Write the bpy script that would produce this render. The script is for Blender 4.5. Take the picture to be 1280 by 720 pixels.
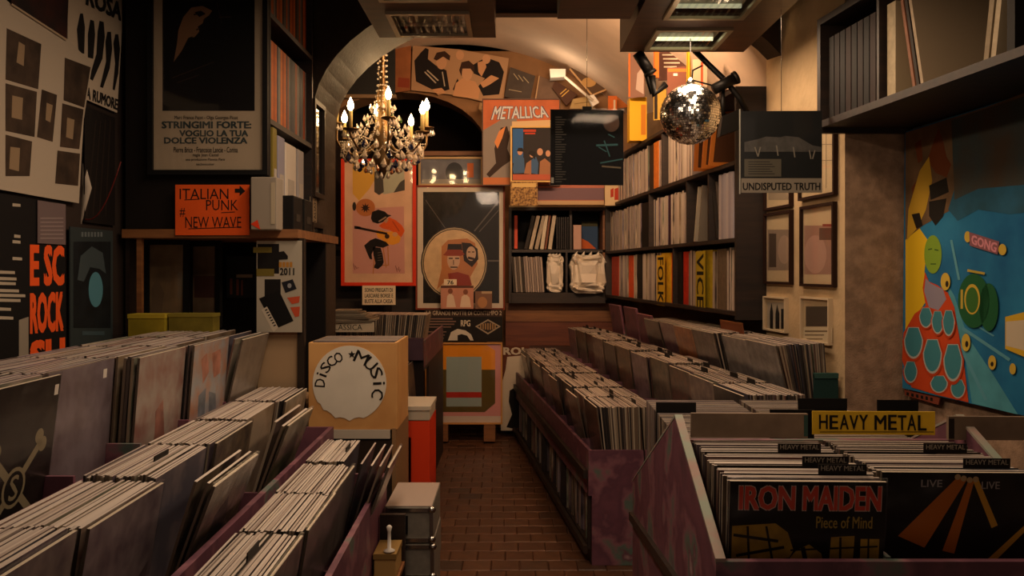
import bpy, bmesh, math, random
from mathutils import Vector, Matrix, Euler
random.seed(7)
PI = math.pi
for o in list(bpy.data.objects): bpy.data.objects.remove(o)
SC = bpy.context.scene
COL = SC.collection

# ------------------------------------------------------------------ camera, light, exposure
F, EYE, HZ = 1050.0, 1.38, 338.0          # focal length and horizon of the 1280x720 photograph
cam = bpy.data.cameras.new('camera'); cam_o = bpy.data.objects.new('camera', cam); COL.objects.link(cam_o)
cam.sensor_width = 36; cam.lens = 36*F/1280; cam.shift_y = -(360-HZ)/1280
cam.clip_start = 0.02
cam_o.location = (0, 0, EYE); cam_o.rotation_euler = (PI/2, 0, 0)
SC.camera = cam_o
w = bpy.data.worlds.new('world'); SC.world = w; w.use_nodes = True
w.node_tree.nodes['Background'].inputs[0].default_value = (1.0, 0.71, 0.53, 1)
w.node_tree.nodes['Background'].inputs[1].default_value = 0.19
SC.view_settings.view_transform = 'Standard'; SC.view_settings.look = 'None'
SC.view_settings.exposure = 0.3; SC.view_settings.gamma = 1.0
SC.view_settings.use_curve_mapping = False
LAMP_W = 7.0        # watts of each lit ceiling lamp
REAR_W = 50.0       # watts of the added strip lamp behind the beam
CANDLE_W = 0.9      # watts of each candle bulb of the chandelier

# ------------------------------------------------------------------ materials
def lin(h):
    if not isinstance(h, str): return tuple(h)[:3] + (1,)
    v = [int(h[i:i+2], 16)/255 for i in (0, 2, 4)]
    return tuple(c/12.92 if c <= .04045 else ((c+.055)/1.055)**2.4 for c in v) + (1,)
MC = {}
def mat(col, rough=.7, metal=0., spec=.2, var=0., vs=6., bump=0., bs=60., emit=0., coat=0., alpha=None, col2=None, det=4.):
    key = (col, rough, metal, spec, var, vs, bump, bs, emit, coat, alpha, col2, det)
    if key in MC: return MC[key]
    m = bpy.data.materials.new('m_%s' % (col if isinstance(col, str) else len(MC))); m.use_nodes = True
    nt = m.node_tree; b = nt.nodes['Principled BSDF']
    b.inputs['Base Color'].default_value = lin(col); b.inputs['Roughness'].default_value = rough
    b.inputs['Metallic'].default_value = metal; b.inputs['Specular IOR Level'].default_value = spec
    if coat: b.inputs['Coat Weight'].default_value = coat; b.inputs['Coat Roughness'].default_value = .18
    if emit:
        b.inputs['Emission Color'].default_value = lin(col); b.inputs['Emission Strength'].default_value = emit
    if alpha is not None: b.inputs['Alpha'].default_value = alpha
    if var or col2 or bump:
        tc = nt.nodes.new('ShaderNodeTexCoord')
    if var or col2:
        n = nt.nodes.new('ShaderNodeTexNoise'); n.inputs['Scale'].default_value = vs; n.inputs['Detail'].default_value = det
        nt.links.new(tc.outputs['Object'], n.inputs['Vector'])
        r = nt.nodes.new('ShaderNodeValToRGB'); r.color_ramp.elements[0].position = .36; r.color_ramp.elements[1].position = .66
        c = lin(col)
        if col2: a, z = c, lin(col2)
        else: a = tuple(x*(1-var) for x in c[:3])+(1,); z = tuple(min(1, x*(1+var)) for x in c[:3])+(1,)
        r.color_ramp.elements[0].color = a; r.color_ramp.elements[1].color = z
        nt.links.new(n.outputs['Fac'], r.inputs['Fac']); nt.links.new(r.outputs['Color'], b.inputs['Base Color'])
    if bump:
        n2 = nt.nodes.new('ShaderNodeTexNoise'); n2.inputs['Scale'].default_value = bs; n2.inputs['Detail'].default_value = 3
        nt.links.new(tc.outputs['Object'], n2.inputs['Vector'])
        bp = nt.nodes.new('ShaderNodeBump'); bp.inputs['Strength'].default_value = bump; bp.inputs['Distance'].default_value = .01
        nt.links.new(n2.outputs['Fac'], bp.inputs['Height']); nt.links.new(bp.outputs['Normal'], b.inputs['Normal'])
    MC[key] = m
    return m
def ramp(nt, stops, interp='LINEAR'):
    r = nt.nodes.new('ShaderNodeValToRGB'); r.color_ramp.interpolation = interp
    e = r.color_ramp.elements
    while len(e) < len(stops): e.new(.5)
    for q, (p, c) in zip(e, stops): q.position = p; q.color = lin(c)
    return r
def glass_mat():
    m = bpy.data.materials.new('m_glass'); m.use_nodes = True; nt = m.node_tree
    nt.nodes.remove(nt.nodes['Principled BSDF'])
    t = nt.nodes.new('ShaderNodeBsdfTransparent'); g = nt.nodes.new('ShaderNodeBsdfGlossy'); g.inputs['Roughness'].default_value = .05
    lw = nt.nodes.new('ShaderNodeLayerWeight'); pw_ = nt.nodes.new('ShaderNodeMath'); pw_.operation = 'POWER'; pw_.inputs[1].default_value = 5
    f = nt.nodes.new('ShaderNodeMath'); f.operation = 'MULTIPLY_ADD'; f.inputs[1].default_value = .7; f.inputs[2].default_value = .03
    nt.links.new(lw.outputs['Facing'], pw_.inputs[0]); nt.links.new(pw_.outputs[0], f.inputs[0])
    mx = nt.nodes.new('ShaderNodeMixShader')
    nt.links.new(f.outputs[0], mx.inputs[0]); nt.links.new(t.outputs[0], mx.inputs[1]); nt.links.new(g.outputs[0], mx.inputs[2])
    nt.links.new(mx.outputs[0], nt.nodes['Material Output'].inputs[0]); return m
GLASS = glass_mat()
def film_mat():      # crinkled clear plastic outer sleeve
    m = GLASS.copy(); m.name = 'm_film'; nt = m.node_tree
    g = [n for n in nt.nodes if n.type == 'BSDF_GLOSSY'][0]; g.inputs['Roughness'].default_value = .3
    t = [n for n in nt.nodes if n.type == 'BSDF_TRANSPARENT'][0]; t.inputs[0].default_value = (.97, .97, .97, 1)
    tc = nt.nodes.new('ShaderNodeTexCoord'); n = nt.nodes.new('ShaderNodeTexNoise'); n.inputs['Scale'].default_value = 9
    bp = nt.nodes.new('ShaderNodeBump'); bp.inputs['Strength'].default_value = .6; bp.inputs['Distance'].default_value = .03
    nt.links.new(tc.outputs['Object'], n.inputs['Vector']); nt.links.new(n.outputs[0], bp.inputs['Height'])
    nt.links.new(bp.outputs[0], g.inputs['Normal']); return m
FILM = film_mat()
def sleeve_mats():
    out = []
    for kind in ('edge', 'cover', 'end'):
        m = bpy.data.materials.new('m_sleeve_'+kind); m.use_nodes = True; nt = m.node_tree; b = nt.nodes['Principled BSDF']
        oi = nt.nodes.new('ShaderNodeObjectInfo'); ge = nt.nodes.new('ShaderNodeNewGeometry')
        ad = nt.nodes.new('ShaderNodeMath'); ad.operation = 'ADD'
        fr = nt.nodes.new('ShaderNodeMath'); fr.operation = 'FRACT'
        nt.links.new(oi.outputs['Random'], ad.inputs[0]); nt.links.new(ge.outputs['Random Per Island'], ad.inputs[1])
        nt.links.new(ad.outputs[0], fr.inputs[0])
        if kind == 'end':
            r = ramp(nt, [(0, '9a8a76'), (.1, '3c332c'), (.2, '6b5a4a'), (.3, 'b0a08a'), (.38, '2a2420'), (.5, '7a6856'), (.58, '4a3e36'), (.68, '1e1a18'), (.76, '8a7862'), (.84, '5a3c30'), (.92, 'a39580')], 'CONSTANT')
            nt.links.new(fr.outputs[0], r.inputs[0]); nt.links.new(r.outputs[0], b.inputs['Base Color']); b.inputs['Roughness'].default_value = .5
        elif kind == 'edge':
            r = ramp(nt, [(0, 'bcaea0'), (.12, 'c9bcae'), (.3, 'ae9f94'), (.42, 'c0b2a2'), (.55, 'a6968a'), (.62, 'c4b7aa'), (.76, '92837a'), (.82, 'b8a99c'), (.95, '75675e'), (.97, 'bdafa2')], 'CONSTANT')
            nt.links.new(fr.outputs[0], r.inputs[0]); nt.links.new(r.outputs[0], b.inputs['Base Color'])
            b.inputs['Roughness'].default_value = .5
        else:
            r = ramp(nt, [(0, '6d5c5c'), (.13, '3c3432'), (.25, '7d6a52'), (.38, '54525e'), (.5, '8b7d74'), (.6, '2a2625'), (.7, '6b4438'), (.8, '5f6552'), (.9, '77666e')], 'CONSTANT')
            r2 = ramp(nt, [(0, '2b2524'), (.15, 'a3937d'), (.3, '3a2a24'), (.45, '8d7f80'), (.6, '6c5a55'), (.75, 'a89a88'), (.88, '332d33')], 'CONSTANT')
            nt.links.new(fr.outputs[0], r.inputs[0]); nt.links.new(fr.outputs[0], r2.inputs[0])
            tc = nt.nodes.new('ShaderNodeTexCoord'); n = nt.nodes.new('ShaderNodeTexNoise'); n.inputs['Scale'].default_value = 7; n.inputs['Detail'].default_value = 3
            nt.links.new(tc.outputs['Object'], n.inputs['Vector'])
            rr = ramp(nt, [(.42, '000000'), (.62, 'ffffff')]); nt.links.new(n.outputs[0], rr.inputs[0])
            mx = nt.nodes.new('ShaderNodeMixRGB'); nt.links.new(rr.outputs[0], mx.inputs[0])
            nt.links.new(r.outputs[0], mx.inputs[1]); nt.links.new(r2.outputs[0], mx.inputs[2]); nt.links.new(mx.outputs[0], b.inputs['Base Color'])
            b.inputs['Roughness'].default_value = .45
        b.inputs['Coat Weight'].default_value = .5; b.inputs['Coat Roughness'].default_value = .25
        out.append(m)
    return out
EDGE, COVER, ENDM = sleeve_mats()
def marble_mat():     # purple sponge-painted plywood of the record bins
    m = bpy.data.materials.new('m_marbled_paint'); m.use_nodes = True; nt = m.node_tree; b = nt.nodes['Principled BSDF']
    tc = nt.nodes.new('ShaderNodeTexCoord'); n = nt.nodes.new('ShaderNodeTexNoise'); n.inputs['Scale'].default_value = 5; n.inputs['Detail'].default_value = 5
    nt.links.new(tc.outputs['Object'], n.inputs['Vector'])
    r = ramp(nt, [(.25, '45333c'), (.4, '704450'), (.5, '5e3946'), (.56, '84565f'), (.62, '55695e'), (.66, '683f4b'), (.74, 'b8a4a0')])
    nt.links.new(n.outputs[0], r.inputs[0]); nt.links.new(r.outputs[0], b.inputs['Base Color']); b.inputs['Roughness'].default_value = .5
    return m
MARBLE = marble_mat()
def tile_mat():
    m = bpy.data.materials.new('m_terracotta'); m.use_nodes = True; nt = m.node_tree; b = nt.nodes['Principled BSDF']
    oi = nt.nodes.new('ShaderNodeObjectInfo'); r = ramp(nt, [(0, '5c3a26'), (.3, '62402a'), (.6, '583722'), (.9, '6a452c'), (1, '453023')])
    nt.links.new(oi.outputs['Random'], r.inputs[0])
    tc = nt.nodes.new('ShaderNodeTexCoord'); n = nt.nodes.new('ShaderNodeTexNoise'); n.inputs['Scale'].default_value = 14; n.inputs['Detail'].default_value = 5
    nt.links.new(tc.outputs['Object'], n.inputs['Vector'])
    mx = nt.nodes.new('ShaderNodeMixRGB'); mx.blend_type = 'MULTIPLY'; mx.inputs[0].default_value = .6
    nt.links.new(r.outputs[0], mx.inputs[1]); rr = ramp(nt, [(.3, '8a8a8a'), (.7, 'ffffff')]); nt.links.new(n.outputs[0], rr.inputs[0]); nt.links.new(rr.outputs[0], mx.inputs[2])
    nt.links.new(mx.outputs[0], b.inputs['Base Color']); b.inputs['Roughness'].default_value = .42
    bp = nt.nodes.new('ShaderNodeBump'); bp.inputs['Strength'].default_value = .3; bp.inputs['Distance'].default_value = .004
    nt.links.new(n.outputs[0], bp.inputs['Height']); nt.links.new(bp.outputs[0], b.inputs['Normal'])
    return m
TILE = tile_mat()
def wood_mat(c1, c2, rough=.55, sc=(2, 25, 25), axis=0):
    m = bpy.data.materials.new('m_wood'); m.use_nodes = True; nt = m.node_tree; b = nt.nodes['Principled BSDF']
    tc = nt.nodes.new('ShaderNodeTexCoord'); mp = nt.nodes.new('ShaderNodeMapping'); mp.inputs['Scale'].default_value = sc
    n = nt.nodes.new('ShaderNodeTexNoise'); n.inputs['Scale'].default_value = 1.6; n.inputs['Detail'].default_value = 5; n.inputs['Distortion'].default_value = .6
    nt.links.new(tc.outputs['Object'], mp.inputs[0]); nt.links.new(mp.outputs[0], n.inputs['Vector'])
    r = ramp(nt, [(.35, c1), (.65, c2)]); nt.links.new(n.outputs[0], r.inputs[0]); nt.links.new(r.outputs[0], b.inputs['Base Color'])
    b.inputs['Roughness'].default_value = rough; return m
DARKWOOD = wood_mat('1c130e', '2c1d14')
CEILWOOD = wood_mat('3a281b', '523826', .4)
MIDWOOD = wood_mat('6d4222', '8a5a30')
PALEWOOD = wood_mat('c08a4e', 'd2a060', .5, (3, 12, 3))
BLACK = mat('0d0c0b', .6); INK = mat('151210', .7); SOOT = mat('241c17', .8)
CREAM = mat('d8c6a8', .8); PAPER = mat('cdbfa6', .8, var=.08, vs=8); WHITE = mat('dcd4c6', .7)
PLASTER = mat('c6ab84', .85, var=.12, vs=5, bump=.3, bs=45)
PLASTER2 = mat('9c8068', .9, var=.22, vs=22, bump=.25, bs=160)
VAULT = mat('dcc4ac', .9, var=.08, vs=2.2, bump=.15, bs=30)
ORANGE = mat('e2551c', .7); RED = mat('d23a18', .6); CHROME = mat('b8b4ac', .25, 1.0)
BRASS = mat('6e5638', .4, 1.0); BLKMET = mat('161412', .45, .6)

# ------------------------------------------------------------------ mesh helpers
class MB:
    def __init__(s): s.v = []; s.f = []; s.mi = []; s.sm = []
    def add(s, vs, fs, mi=0, sm=False):
        o = len(s.v); s.v += [tuple(v) for v in vs]
        for f in fs: s.f.append([i+o for i in f]); s.mi.append(mi); s.sm.append(sm)
        return s
    def box(s, a, b, mi=0, M=None):
        x0, y0, z0 = a; x1, y1, z1 = b
        vs = [Vector(c) for c in ((x0,y0,z0),(x1,y0,z0),(x1,y1,z0),(x0,y1,z0),(x0,y0,z1),(x1,y0,z1),(x1,y1,z1),(x0,y1,z1))]
        if M is not None: vs = [M @ v for v in vs]
        return s.add(vs, [(0,3,2,1),(4,5,6,7),(0,1,5,4),(1,2,6,5),(2,3,7,6),(3,0,4,7)], mi)
    def prism(s, pts, off, mi=0):          # pts: 3-D outline, off: extrusion vector
        n = len(pts); p = [Vector(q) for q in pts]; off = Vector(off)
        nrm = Vector((0,0,0))
        for i in range(n): nrm += p[i].cross(p[(i+1) % n])
        if nrm.dot(off) > 0: p.reverse()
        vs = p + [q+off for q in p]
        fs = [list(range(n)), list(range(2*n-1, n-1, -1))] + [(i, n+i, n+(i+1) % n, (i+1) % n) for i in range(n)]
        return s.add(vs, [tuple(reversed(f)) if False else f for f in fs], mi)
    def face(s, pts, mi=0): return s.add(pts, [tuple(range(len(pts)))], mi)
    def tube(s, path, r, n=8, mi=0, caps=True, sm=True):
        path = [Vector(p) for p in path]; rs = r if isinstance(r, (list, tuple)) else [r]*len(path)
        vs = []; fs = []; up = Vector((0, 0, 1)); prev = None
        for i, p in enumerate(path):
            t = (path[min(i+1, len(path)-1)]-path[max(i-1, 0)]).normalized()
            a = prev if prev is not None else (up if abs(t.z) < .95 else Vector((1, 0, 0)))
            x = (a - t*a.dot(t)).normalized(); prev = x; y = t.cross(x)
            for k in range(n):
                q = 2*PI*k/n; vs.append(p + (x*math.cos(q)+y*math.sin(q))*rs[i])
        for i in range(len(path)-1):
            for k in range(n):
                a, b2 = i*n+k, i*n+(k+1) % n
                fs.append((a, b2, b2+n, a+n))
        if caps: fs += [tuple(reversed(range(n))), tuple(range(len(vs)-n, len(vs)))]
        return s.add(vs, fs, mi, sm)
    def lathe(s, prof, n=16, c=(0,0,0), mi=0, sm=True):
        vs = []; fs = []
        for r, z in prof:
            for k in range(n):
                q = 2*PI*k/n; vs.append((c[0]+r*math.cos(q), c[1]+r*math.sin(q), c[2]+z))
        for i in range(len(prof)-1):
            for k in range(n):
                a, b2 = i*n+k, i*n+(k+1) % n; fs.append((a, b2, b2+n, a+n))
        fs += [tuple(reversed(range(n))), tuple(range(len(vs)-n, len(vs)))]
        return s.add(vs, fs, mi, sm)
    def mesh(s, name, mats):
        me = bpy.data.meshes.new(name); me.from_pydata(s.v, [], s.f)
        for m in (mats if isinstance(mats, (list, tuple)) else [mats]): me.materials.append(m)
        for p, mi, sm in zip(me.polygons, s.mi, s.sm): p.material_index = mi; p.use_smooth = sm
        me.update(); return me
    def build(s, name, mats, parent=None, loc=None, rot=None):
        return put(name, s.mesh(name, mats), parent, loc, rot)
def put(name, me, parent=None, loc=None, rot=None):
    o = bpy.data.objects.new(name, me); COL.objects.link(o)
    if parent is not None: o.parent = parent
    if loc is not None: o.location = loc
    if rot is not None: o.rotation_euler = rot
    return o
def tag(o, label=None, cat=None, group=None, kind=None):
    if label: o['label'] = label
    if cat: o['category'] = cat
    if group: o['group'] = group
    if kind: o['kind'] = kind
    return o
def thing(name, label, cat, loc=(0,0,0), rot=(0,0,0), group=None):
    o = put(name, None, None, loc, rot); return tag(o, label, cat, group)
def struct(o): o['kind'] = 'structure'; return o
def bevel(o, wd=.003, seg=2):
    m = o.modifiers.new('bevel', 'BEVEL'); m.width = wd; m.segments = seg; m.limit_method = 'ANGLE'; return o
def P(px, py, Y): return Vector(((px-640)/F*Y, Y, EYE+(HZ-py)/F*Y))
TXT = {}
def text_mesh(body, bold=0.0):
    k = (body, bold)
    if k not in TXT:
        c = bpy.data.curves.new('t', 'FONT'); c.body = body; c.resolution_u = 2; c.fill_mode = 'FRONT'
        o = bpy.data.objects.new('t', c); me = bpy.data.meshes.new_from_object(o)
        bpy.data.objects.remove(o); bpy.data.curves.remove(c)
        vs = [v.co.copy() for v in me.vertices]; fs = [tuple(p.vertices) for p in me.polygons]
        if bold:      # heavier strokes: the same glyphs laid down again a hair to each side
            v0, f0 = vs, fs; vs, fs = [], []
            for e_, (dx, dy) in enumerate(((-bold, -bold*.6), (bold, -bold*.6), (-bold, bold*.6), (bold, bold*.6))):
                fs += [tuple(i+len(vs) for i in f) for f in f0]; vs += [Vector((v.x+dx, v.y+dy, e_*.00003)) for v in v0]
        xs = [v.x for v in vs]; ys = [v.y for v in vs]
        TXT[k] = ([((v.x-min(xs))/(max(xs)-min(xs)), (v.y-min(ys))/max(1e-6, max(ys)-min(ys)), v.z) for v in vs], fs)
        bpy.data.meshes.remove(me)
    return TXT[k]

# a flat thing on a plane of the room: outlines are given where they stand in the photograph and cast onto that plane
class Pan:
    def __init__(s, pt, yaw=0., tilt=0.):
        s.o = Vector(pt); s.rot = Euler((tilt, 0, yaw), 'XYZ'); s.R = s.rot.to_matrix()
        s.n = s.R @ Vector((0, -1, 0)); s.u = s.R @ Vector((1, 0, 0)); s.w = s.R @ Vector((0, 0, 1))
    def hit(s, px, py):
        d = Vector(((px-640)/F, 1, (HZ-py)/F)); c = Vector((0, 0, EYE))
        q = c + d*((s.o-c).dot(s.n)/d.dot(s.n)) - s.o
        return q.dot(s.u), q.dot(s.w)
class Sheet:
    def __init__(s, name, label, cat, pan, rect, th=.004, m=PAPER, frame=None, fw=.02, fm=None, glass=False, group=None, root=None, outline=None, part='paper', lift=0.):
        s.pan = pan; x0, y0, x1, y1 = rect
        a, b, c, d = pan.hit(x0, y0), pan.hit(x1, y0), pan.hit(x1, y1), pan.hit(x0, y1)
        u0, u1 = (a[0]+d[0])/2, (b[0]+c[0])/2; w1, w0 = (a[1]+b[1])/2, (c[1]+d[1])/2
        s.uc, s.w0 = (u0+u1)/2, w0; s.W, s.H = u1-u0, w1-w0; s.k = 0; s.th = th
        if root is None:
            s.root = thing(name, label, cat, pan.o + pan.u*s.uc + pan.w*w0 + pan.n*(th/2+lift), pan.rot, group)
        else: s.root = root
        h = th/2
        if outline:
            pts = [s.loc(*p) for p in outline]
            MB().prism([(x, h, z) for x, z in pts], (0, -th, 0)).build(part, m, s.root)
        else:
            MB().box((-s.W/2, -h, 0), (s.W/2, h, s.H)).build(part, m, s.root)
        if frame:
            f = fw; q = MB(); W, H = s.W/2, s.H; e = h+.012
            for p4 in (((-W-f,-f),(W+f,-f),(W,0),(-W,0)), ((-W-f,H+f),(-W,H),(W,H),(W+f,H+f)), ((-W-f,-f),(-W,0),(-W,H),(-W-f,H+f)), ((W+f,-f),(W+f,H+f),(W,H),(W,0))):
                q.prism([(x, h, z) for x, z in p4], (0, -(th+.014), 0))
            q.build('frame', frame, s.root)
        if glass: MB().box((-s.W/2, -h-.0095, 0), (s.W/2, -h-.008, s.H)).build('glass', GLASS, s.root)
    def loc(s, px, py):
        u, w = s.pan.hit(px, py); return u-s.uc, w-s.w0
    def lay(s): s.k += 1; return -s.th/2 - .00012*s.k - .0003
    def poly(s, part, m, *polys):
        y = s.lay(); grp = len(polys) > 12; b = MB()
        for pts in polys:
            q = [s.loc(*p) for p in pts]; a = sum(q[i][0]*q[(i+1) % len(q)][1]-q[(i+1) % len(q)][0]*q[i][1] for i in range(len(q)))
            if a < 0: q.reverse()
            b.face([(x, y, z) for x, z in q])
            if not grp: b.build(part, m, s.root); b = MB()
        if grp: b.build(part, m, s.root)['kind'] = 'stuff'
        return s
    def rect(s, part, m, *rs):
        return s.poly(part, m, *[[(a, b), (c, b), (c, d), (a, d)] for a, b, c, d in rs])
    def ell(s, part, m, *es):
        return s.poly(part, m, *[[(cx+rx*math.cos(2*PI*i/28), cy+ry*math.sin(2*PI*i/28)) for i in range(28)] for cx, cy, rx, ry in es])
    def text(s, part, m, *ts, bold=.012):
        y = s.lay(); b = MB()
        for body, x0, y0, x1, y1 in ts:
            vs, fs = text_mesh(body, bold)
            b.add([(lambda q: (q[0], y-e, q[1]))(s.loc(x0+(x1-x0)*a, y1+(y0-y1)*c)) for a, c, e in vs], fs)
            b.build(part, m, s.root); b = MB()
        return s
    def text4(s, part, m, body, quad, bold=.012):        # lettering inside a four-cornered outline: top-left, top-right, bottom-right, bottom-left
        y = s.lay(); vs, fs = text_mesh(body, bold); A, B, C, D = [s.loc(*p) for p in quad]; out = []
        for a, c, e in vs:
            t = (A[0]+(B[0]-A[0])*a, A[1]+(B[1]-A[1])*a); q = (D[0]+(C[0]-D[0])*a, D[1]+(C[1]-D[1])*a)
            out.append((q[0]+(t[0]-q[0])*c, y-e, q[1]+(t[1]-q[1])*c))
        MB().add(out, fs).build(part, m, s.root); return s
def zz(pts, sc, ox, oy): return [(ox+x/sc, oy+y/sc) for x, y in pts]

# ------------------------------------------------------------------ the room
TR = -.1085                                  # plan slope of the right-hand side of the room
def RX(s, Y): return s + TR*Y                # right side: lateral position s at depth Y
YR = -math.atan(TR)                          # its yaw
TL = -.02
def LX(s, Y): return s + TL*Y
YL = -math.atan(TL)
fl = struct(MB().box((-2.2, -1.5, -.12), (2.6, 9.0, -.008)).build('floor', mat('3e281a', .8, var=.2, vs=20)))
tm = []
for k in range(3):
    b = MB(); j = [random.uniform(-.0015, .0015) for _ in range(4)]
    b.add([(0,0,-.02),(.13,0,-.02),(.13,.13,-.02),(0,.13,-.02),(0,0,j[0]-.003),(.13,0,j[1]-.003),(.13,.13,j[2]-.003),(0,.13,j[3]-.003),
           (.004,.004,j[0]),(.126,.004,j[1]),(.126,.126,j[2]),(.004,.126,j[3])],
          [(0,1,5,4),(1,2,6,5),(2,3,7,6),(3,0,4,7),(4,5,9,8),(5,6,10,9),(6,7,11,10),(7,4,8,11),(8,9,10,11)])
    tm.append(b.mesh('tile', TILE))
for j in range(31):
    Y = 3.2+j*.134; x0 = -.62 - .02*Y + (j % 2)*.066
    for i in range(10):
        o = put('tile', tm[(i*7+j*3) % 3], fl, (x0+i*.134, Y, random.uniform(-.001, .001)))
b = MB(); b.prism([(LX(-1.40, -1.5), -1.5, 0), (LX(-1.40, 9), 9, 0), (-1.9, 9, 0), (-1.9, -1.5, 0)], (0, 0, 3.6))
struct(b.build('wall_left', mat('2a201a', .85, var=.2, vs=3)))
# back wall with an arched opening on its left
yb = 7.36; cx, hw, zs, rise = -.98, .76, 2.44, .5
arch = [(cx+hw*math.cos(PI*i/16), zs+rise*math.sin(PI*i/16)) for i in range(17)]
out = [(cx+hw, 0)] + arch + [(cx-hw, 0), (-2.2, 0), (-2.2, 3.6), (2.2, 3.6), (2.2, 0)]
struct(MB().prism([(x, yb, z) for x, z in out], (0, .3, 0)).build('wall_back', mat('8f6a48', .85, var=.12, vs=4)))
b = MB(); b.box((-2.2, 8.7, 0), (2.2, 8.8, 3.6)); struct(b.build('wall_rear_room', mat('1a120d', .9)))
# right side: near wall, pier and niche wall
b = MB(); b.prism([(RX(1.914, -1.5), -1.5, 0), (RX(1.914, 3.3), 3.3, 0), (2.6, 3.3, 0), (2.6, -1.5, 0)], (0, 0, 3.6)); struct(b.build('wall_right_near', PLASTER2))
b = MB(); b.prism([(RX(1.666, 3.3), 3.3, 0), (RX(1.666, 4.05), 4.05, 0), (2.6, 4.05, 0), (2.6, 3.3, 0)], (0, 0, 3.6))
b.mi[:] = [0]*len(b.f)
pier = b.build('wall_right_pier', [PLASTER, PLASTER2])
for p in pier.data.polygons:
    if p.normal.y < -.9: p.material_index = 1  # front face: rougher plaster, with its shadowed brown put into the colour
struct(pier)
b = MB(); b.prism([(RX(1.84, 4.05), 4.05, 0), (RX(1.84, 7.4), 7.4, 0), (2.6, 7.4, 0), (2.6, 4.05, 0)], (0, 0, 3.6)); struct(b.build('wall_right_niche', mat('8f7456', .85, var=.15, vs=6, bump=.2)))
# transverse arch
ax, aw, az, ar = .217, 1.137, 2.10, .64
arc = [(ax+aw*math.cos(PI*i/28), az+ar*math.sin(PI*i/28)) for i in range(29)]
out = [(ax+aw, 1.6)] + arc + [(ax-aw, 0), (-1.8, 0), (-1.8, 3.6), (2.4, 3.6), (2.4, 1.6)]
struct(MB().prism([(x, 3.88, z) for x, z in out], (0, .16, 0)).build('trim_1', mat('3d3228', .6, var=.25, vs=4, bump=.2)))
out2 = [(ax-aw, 0)] + [(ax+aw*math.cos(PI*i/28), az+ar*math.sin(PI*i/28)) for i in range(28, 13, -1)] + [(ax, 3.6), (-1.8, 3.6), (-1.8, 0)]
struct(MB().prism([(x, 4.04, z) for x, z in out2], (0, .34, 0)).build('trim_2', mat('3d3228', .6, var=.25, vs=4, bump=.2)))
# vault over the rear half and the flat ceiling in front
va, vb, vc = 2.4, 2.77, 3.36
pr = []
for i in range(41):
    x = -2.3 + i*(4.1/40); pr.append((x, vc - vb*(1-math.sqrt(max(.02, 1-((x+.5)/va)**2)))))
b = MB(); n = len(pr)
vs = [(x, 4.04, z) for x, z in pr]+[(x, 7.37, z) for x, z in pr]+[(x, 4.04, z+.1) for x, z in pr]+[(x, 7.37, z+.1) for x, z in pr]
b.add(vs, [(i+1, i, n+i, n+i+1) for i in range(n-1)] + [(2*n+i, 2*n+i+1, 3*n+i+1, 3*n+i) for i in range(n-1)], 0, True)
struct(b.build('ceiling_vault', VAULT))
struct(MB().box((-2.2, -1.5, 2.80), (2.6, 3.9, 2.9)).build('ceiling', mat('4d3826', .85, var=.2, vs=3)))
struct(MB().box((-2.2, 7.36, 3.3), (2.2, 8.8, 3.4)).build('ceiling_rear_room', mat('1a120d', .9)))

# hanging ceiling boxes of dark veneer
def hang_box(name, label, x0, x1, y0, y1, z0, z1, holes):
    r = thing(name, label, 'ceiling box', ((x0+x1)/2, (y0+y1)/2, z0)); cxx, cyy = (x0+x1)/2, (y0+y1)/2
    t = .018
    for a, c in (((x0, y0, z0+t), (x0+t, y1, z1)), ((x1-t, y0, z0+t), (x1, y1, z1)), ((x0+t, y1-t, z0+t), (x1-t, y1, z1)), ((x0+t, y0, z0+t), (x1-t, y0+t, z1))):
        MB().box((a[0]-cxx, a[1]-cyy, a[2]-z0), (c[0]-cxx, c[1]-cyy, c[2]-z0)).build('side_board', CEILWOOD, r)
    # underside boards, leaving the lamp openings free
    ys = sorted(holes); segs = []; cur = y0
    for (ha, hb, hx0, hx1) in ys:
        segs.append((x0, x1, cur, ha)); segs.append((x0, hx0, ha, hb)); segs.append((hx1, x1, ha, hb)); cur = hb
    segs.append((x0, x1, cur, y1))
    for (a, c, d, e) in segs:
        if c-a > .005 and e-d > .005: MB().box((a-cxx, d-cyy, 0), (c-cxx, e-cyy, t)).build('soffit_board', CEILWOOD, r)
    MB().box((x0-cxx, y0-cyy, z1-z0), (x1-cxx, y1-cyy, z1-z0+.01)).build('top_board', CEILWOOD, r)
    for hx in (x0+.1, x1-.1):
        for hy in (y0+.15, y1-.15): MB().tube([(hx-cxx, hy-cyy, z1-z0+.01), (hx-cxx, hy-cyy, 2.80-z0)], .006).build('hanger_rod', BLKMET, r)
    return r
PRISM = mat('cfd0b4', .25, var=.35, vs=45, bump=.6, bs=120)
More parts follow.
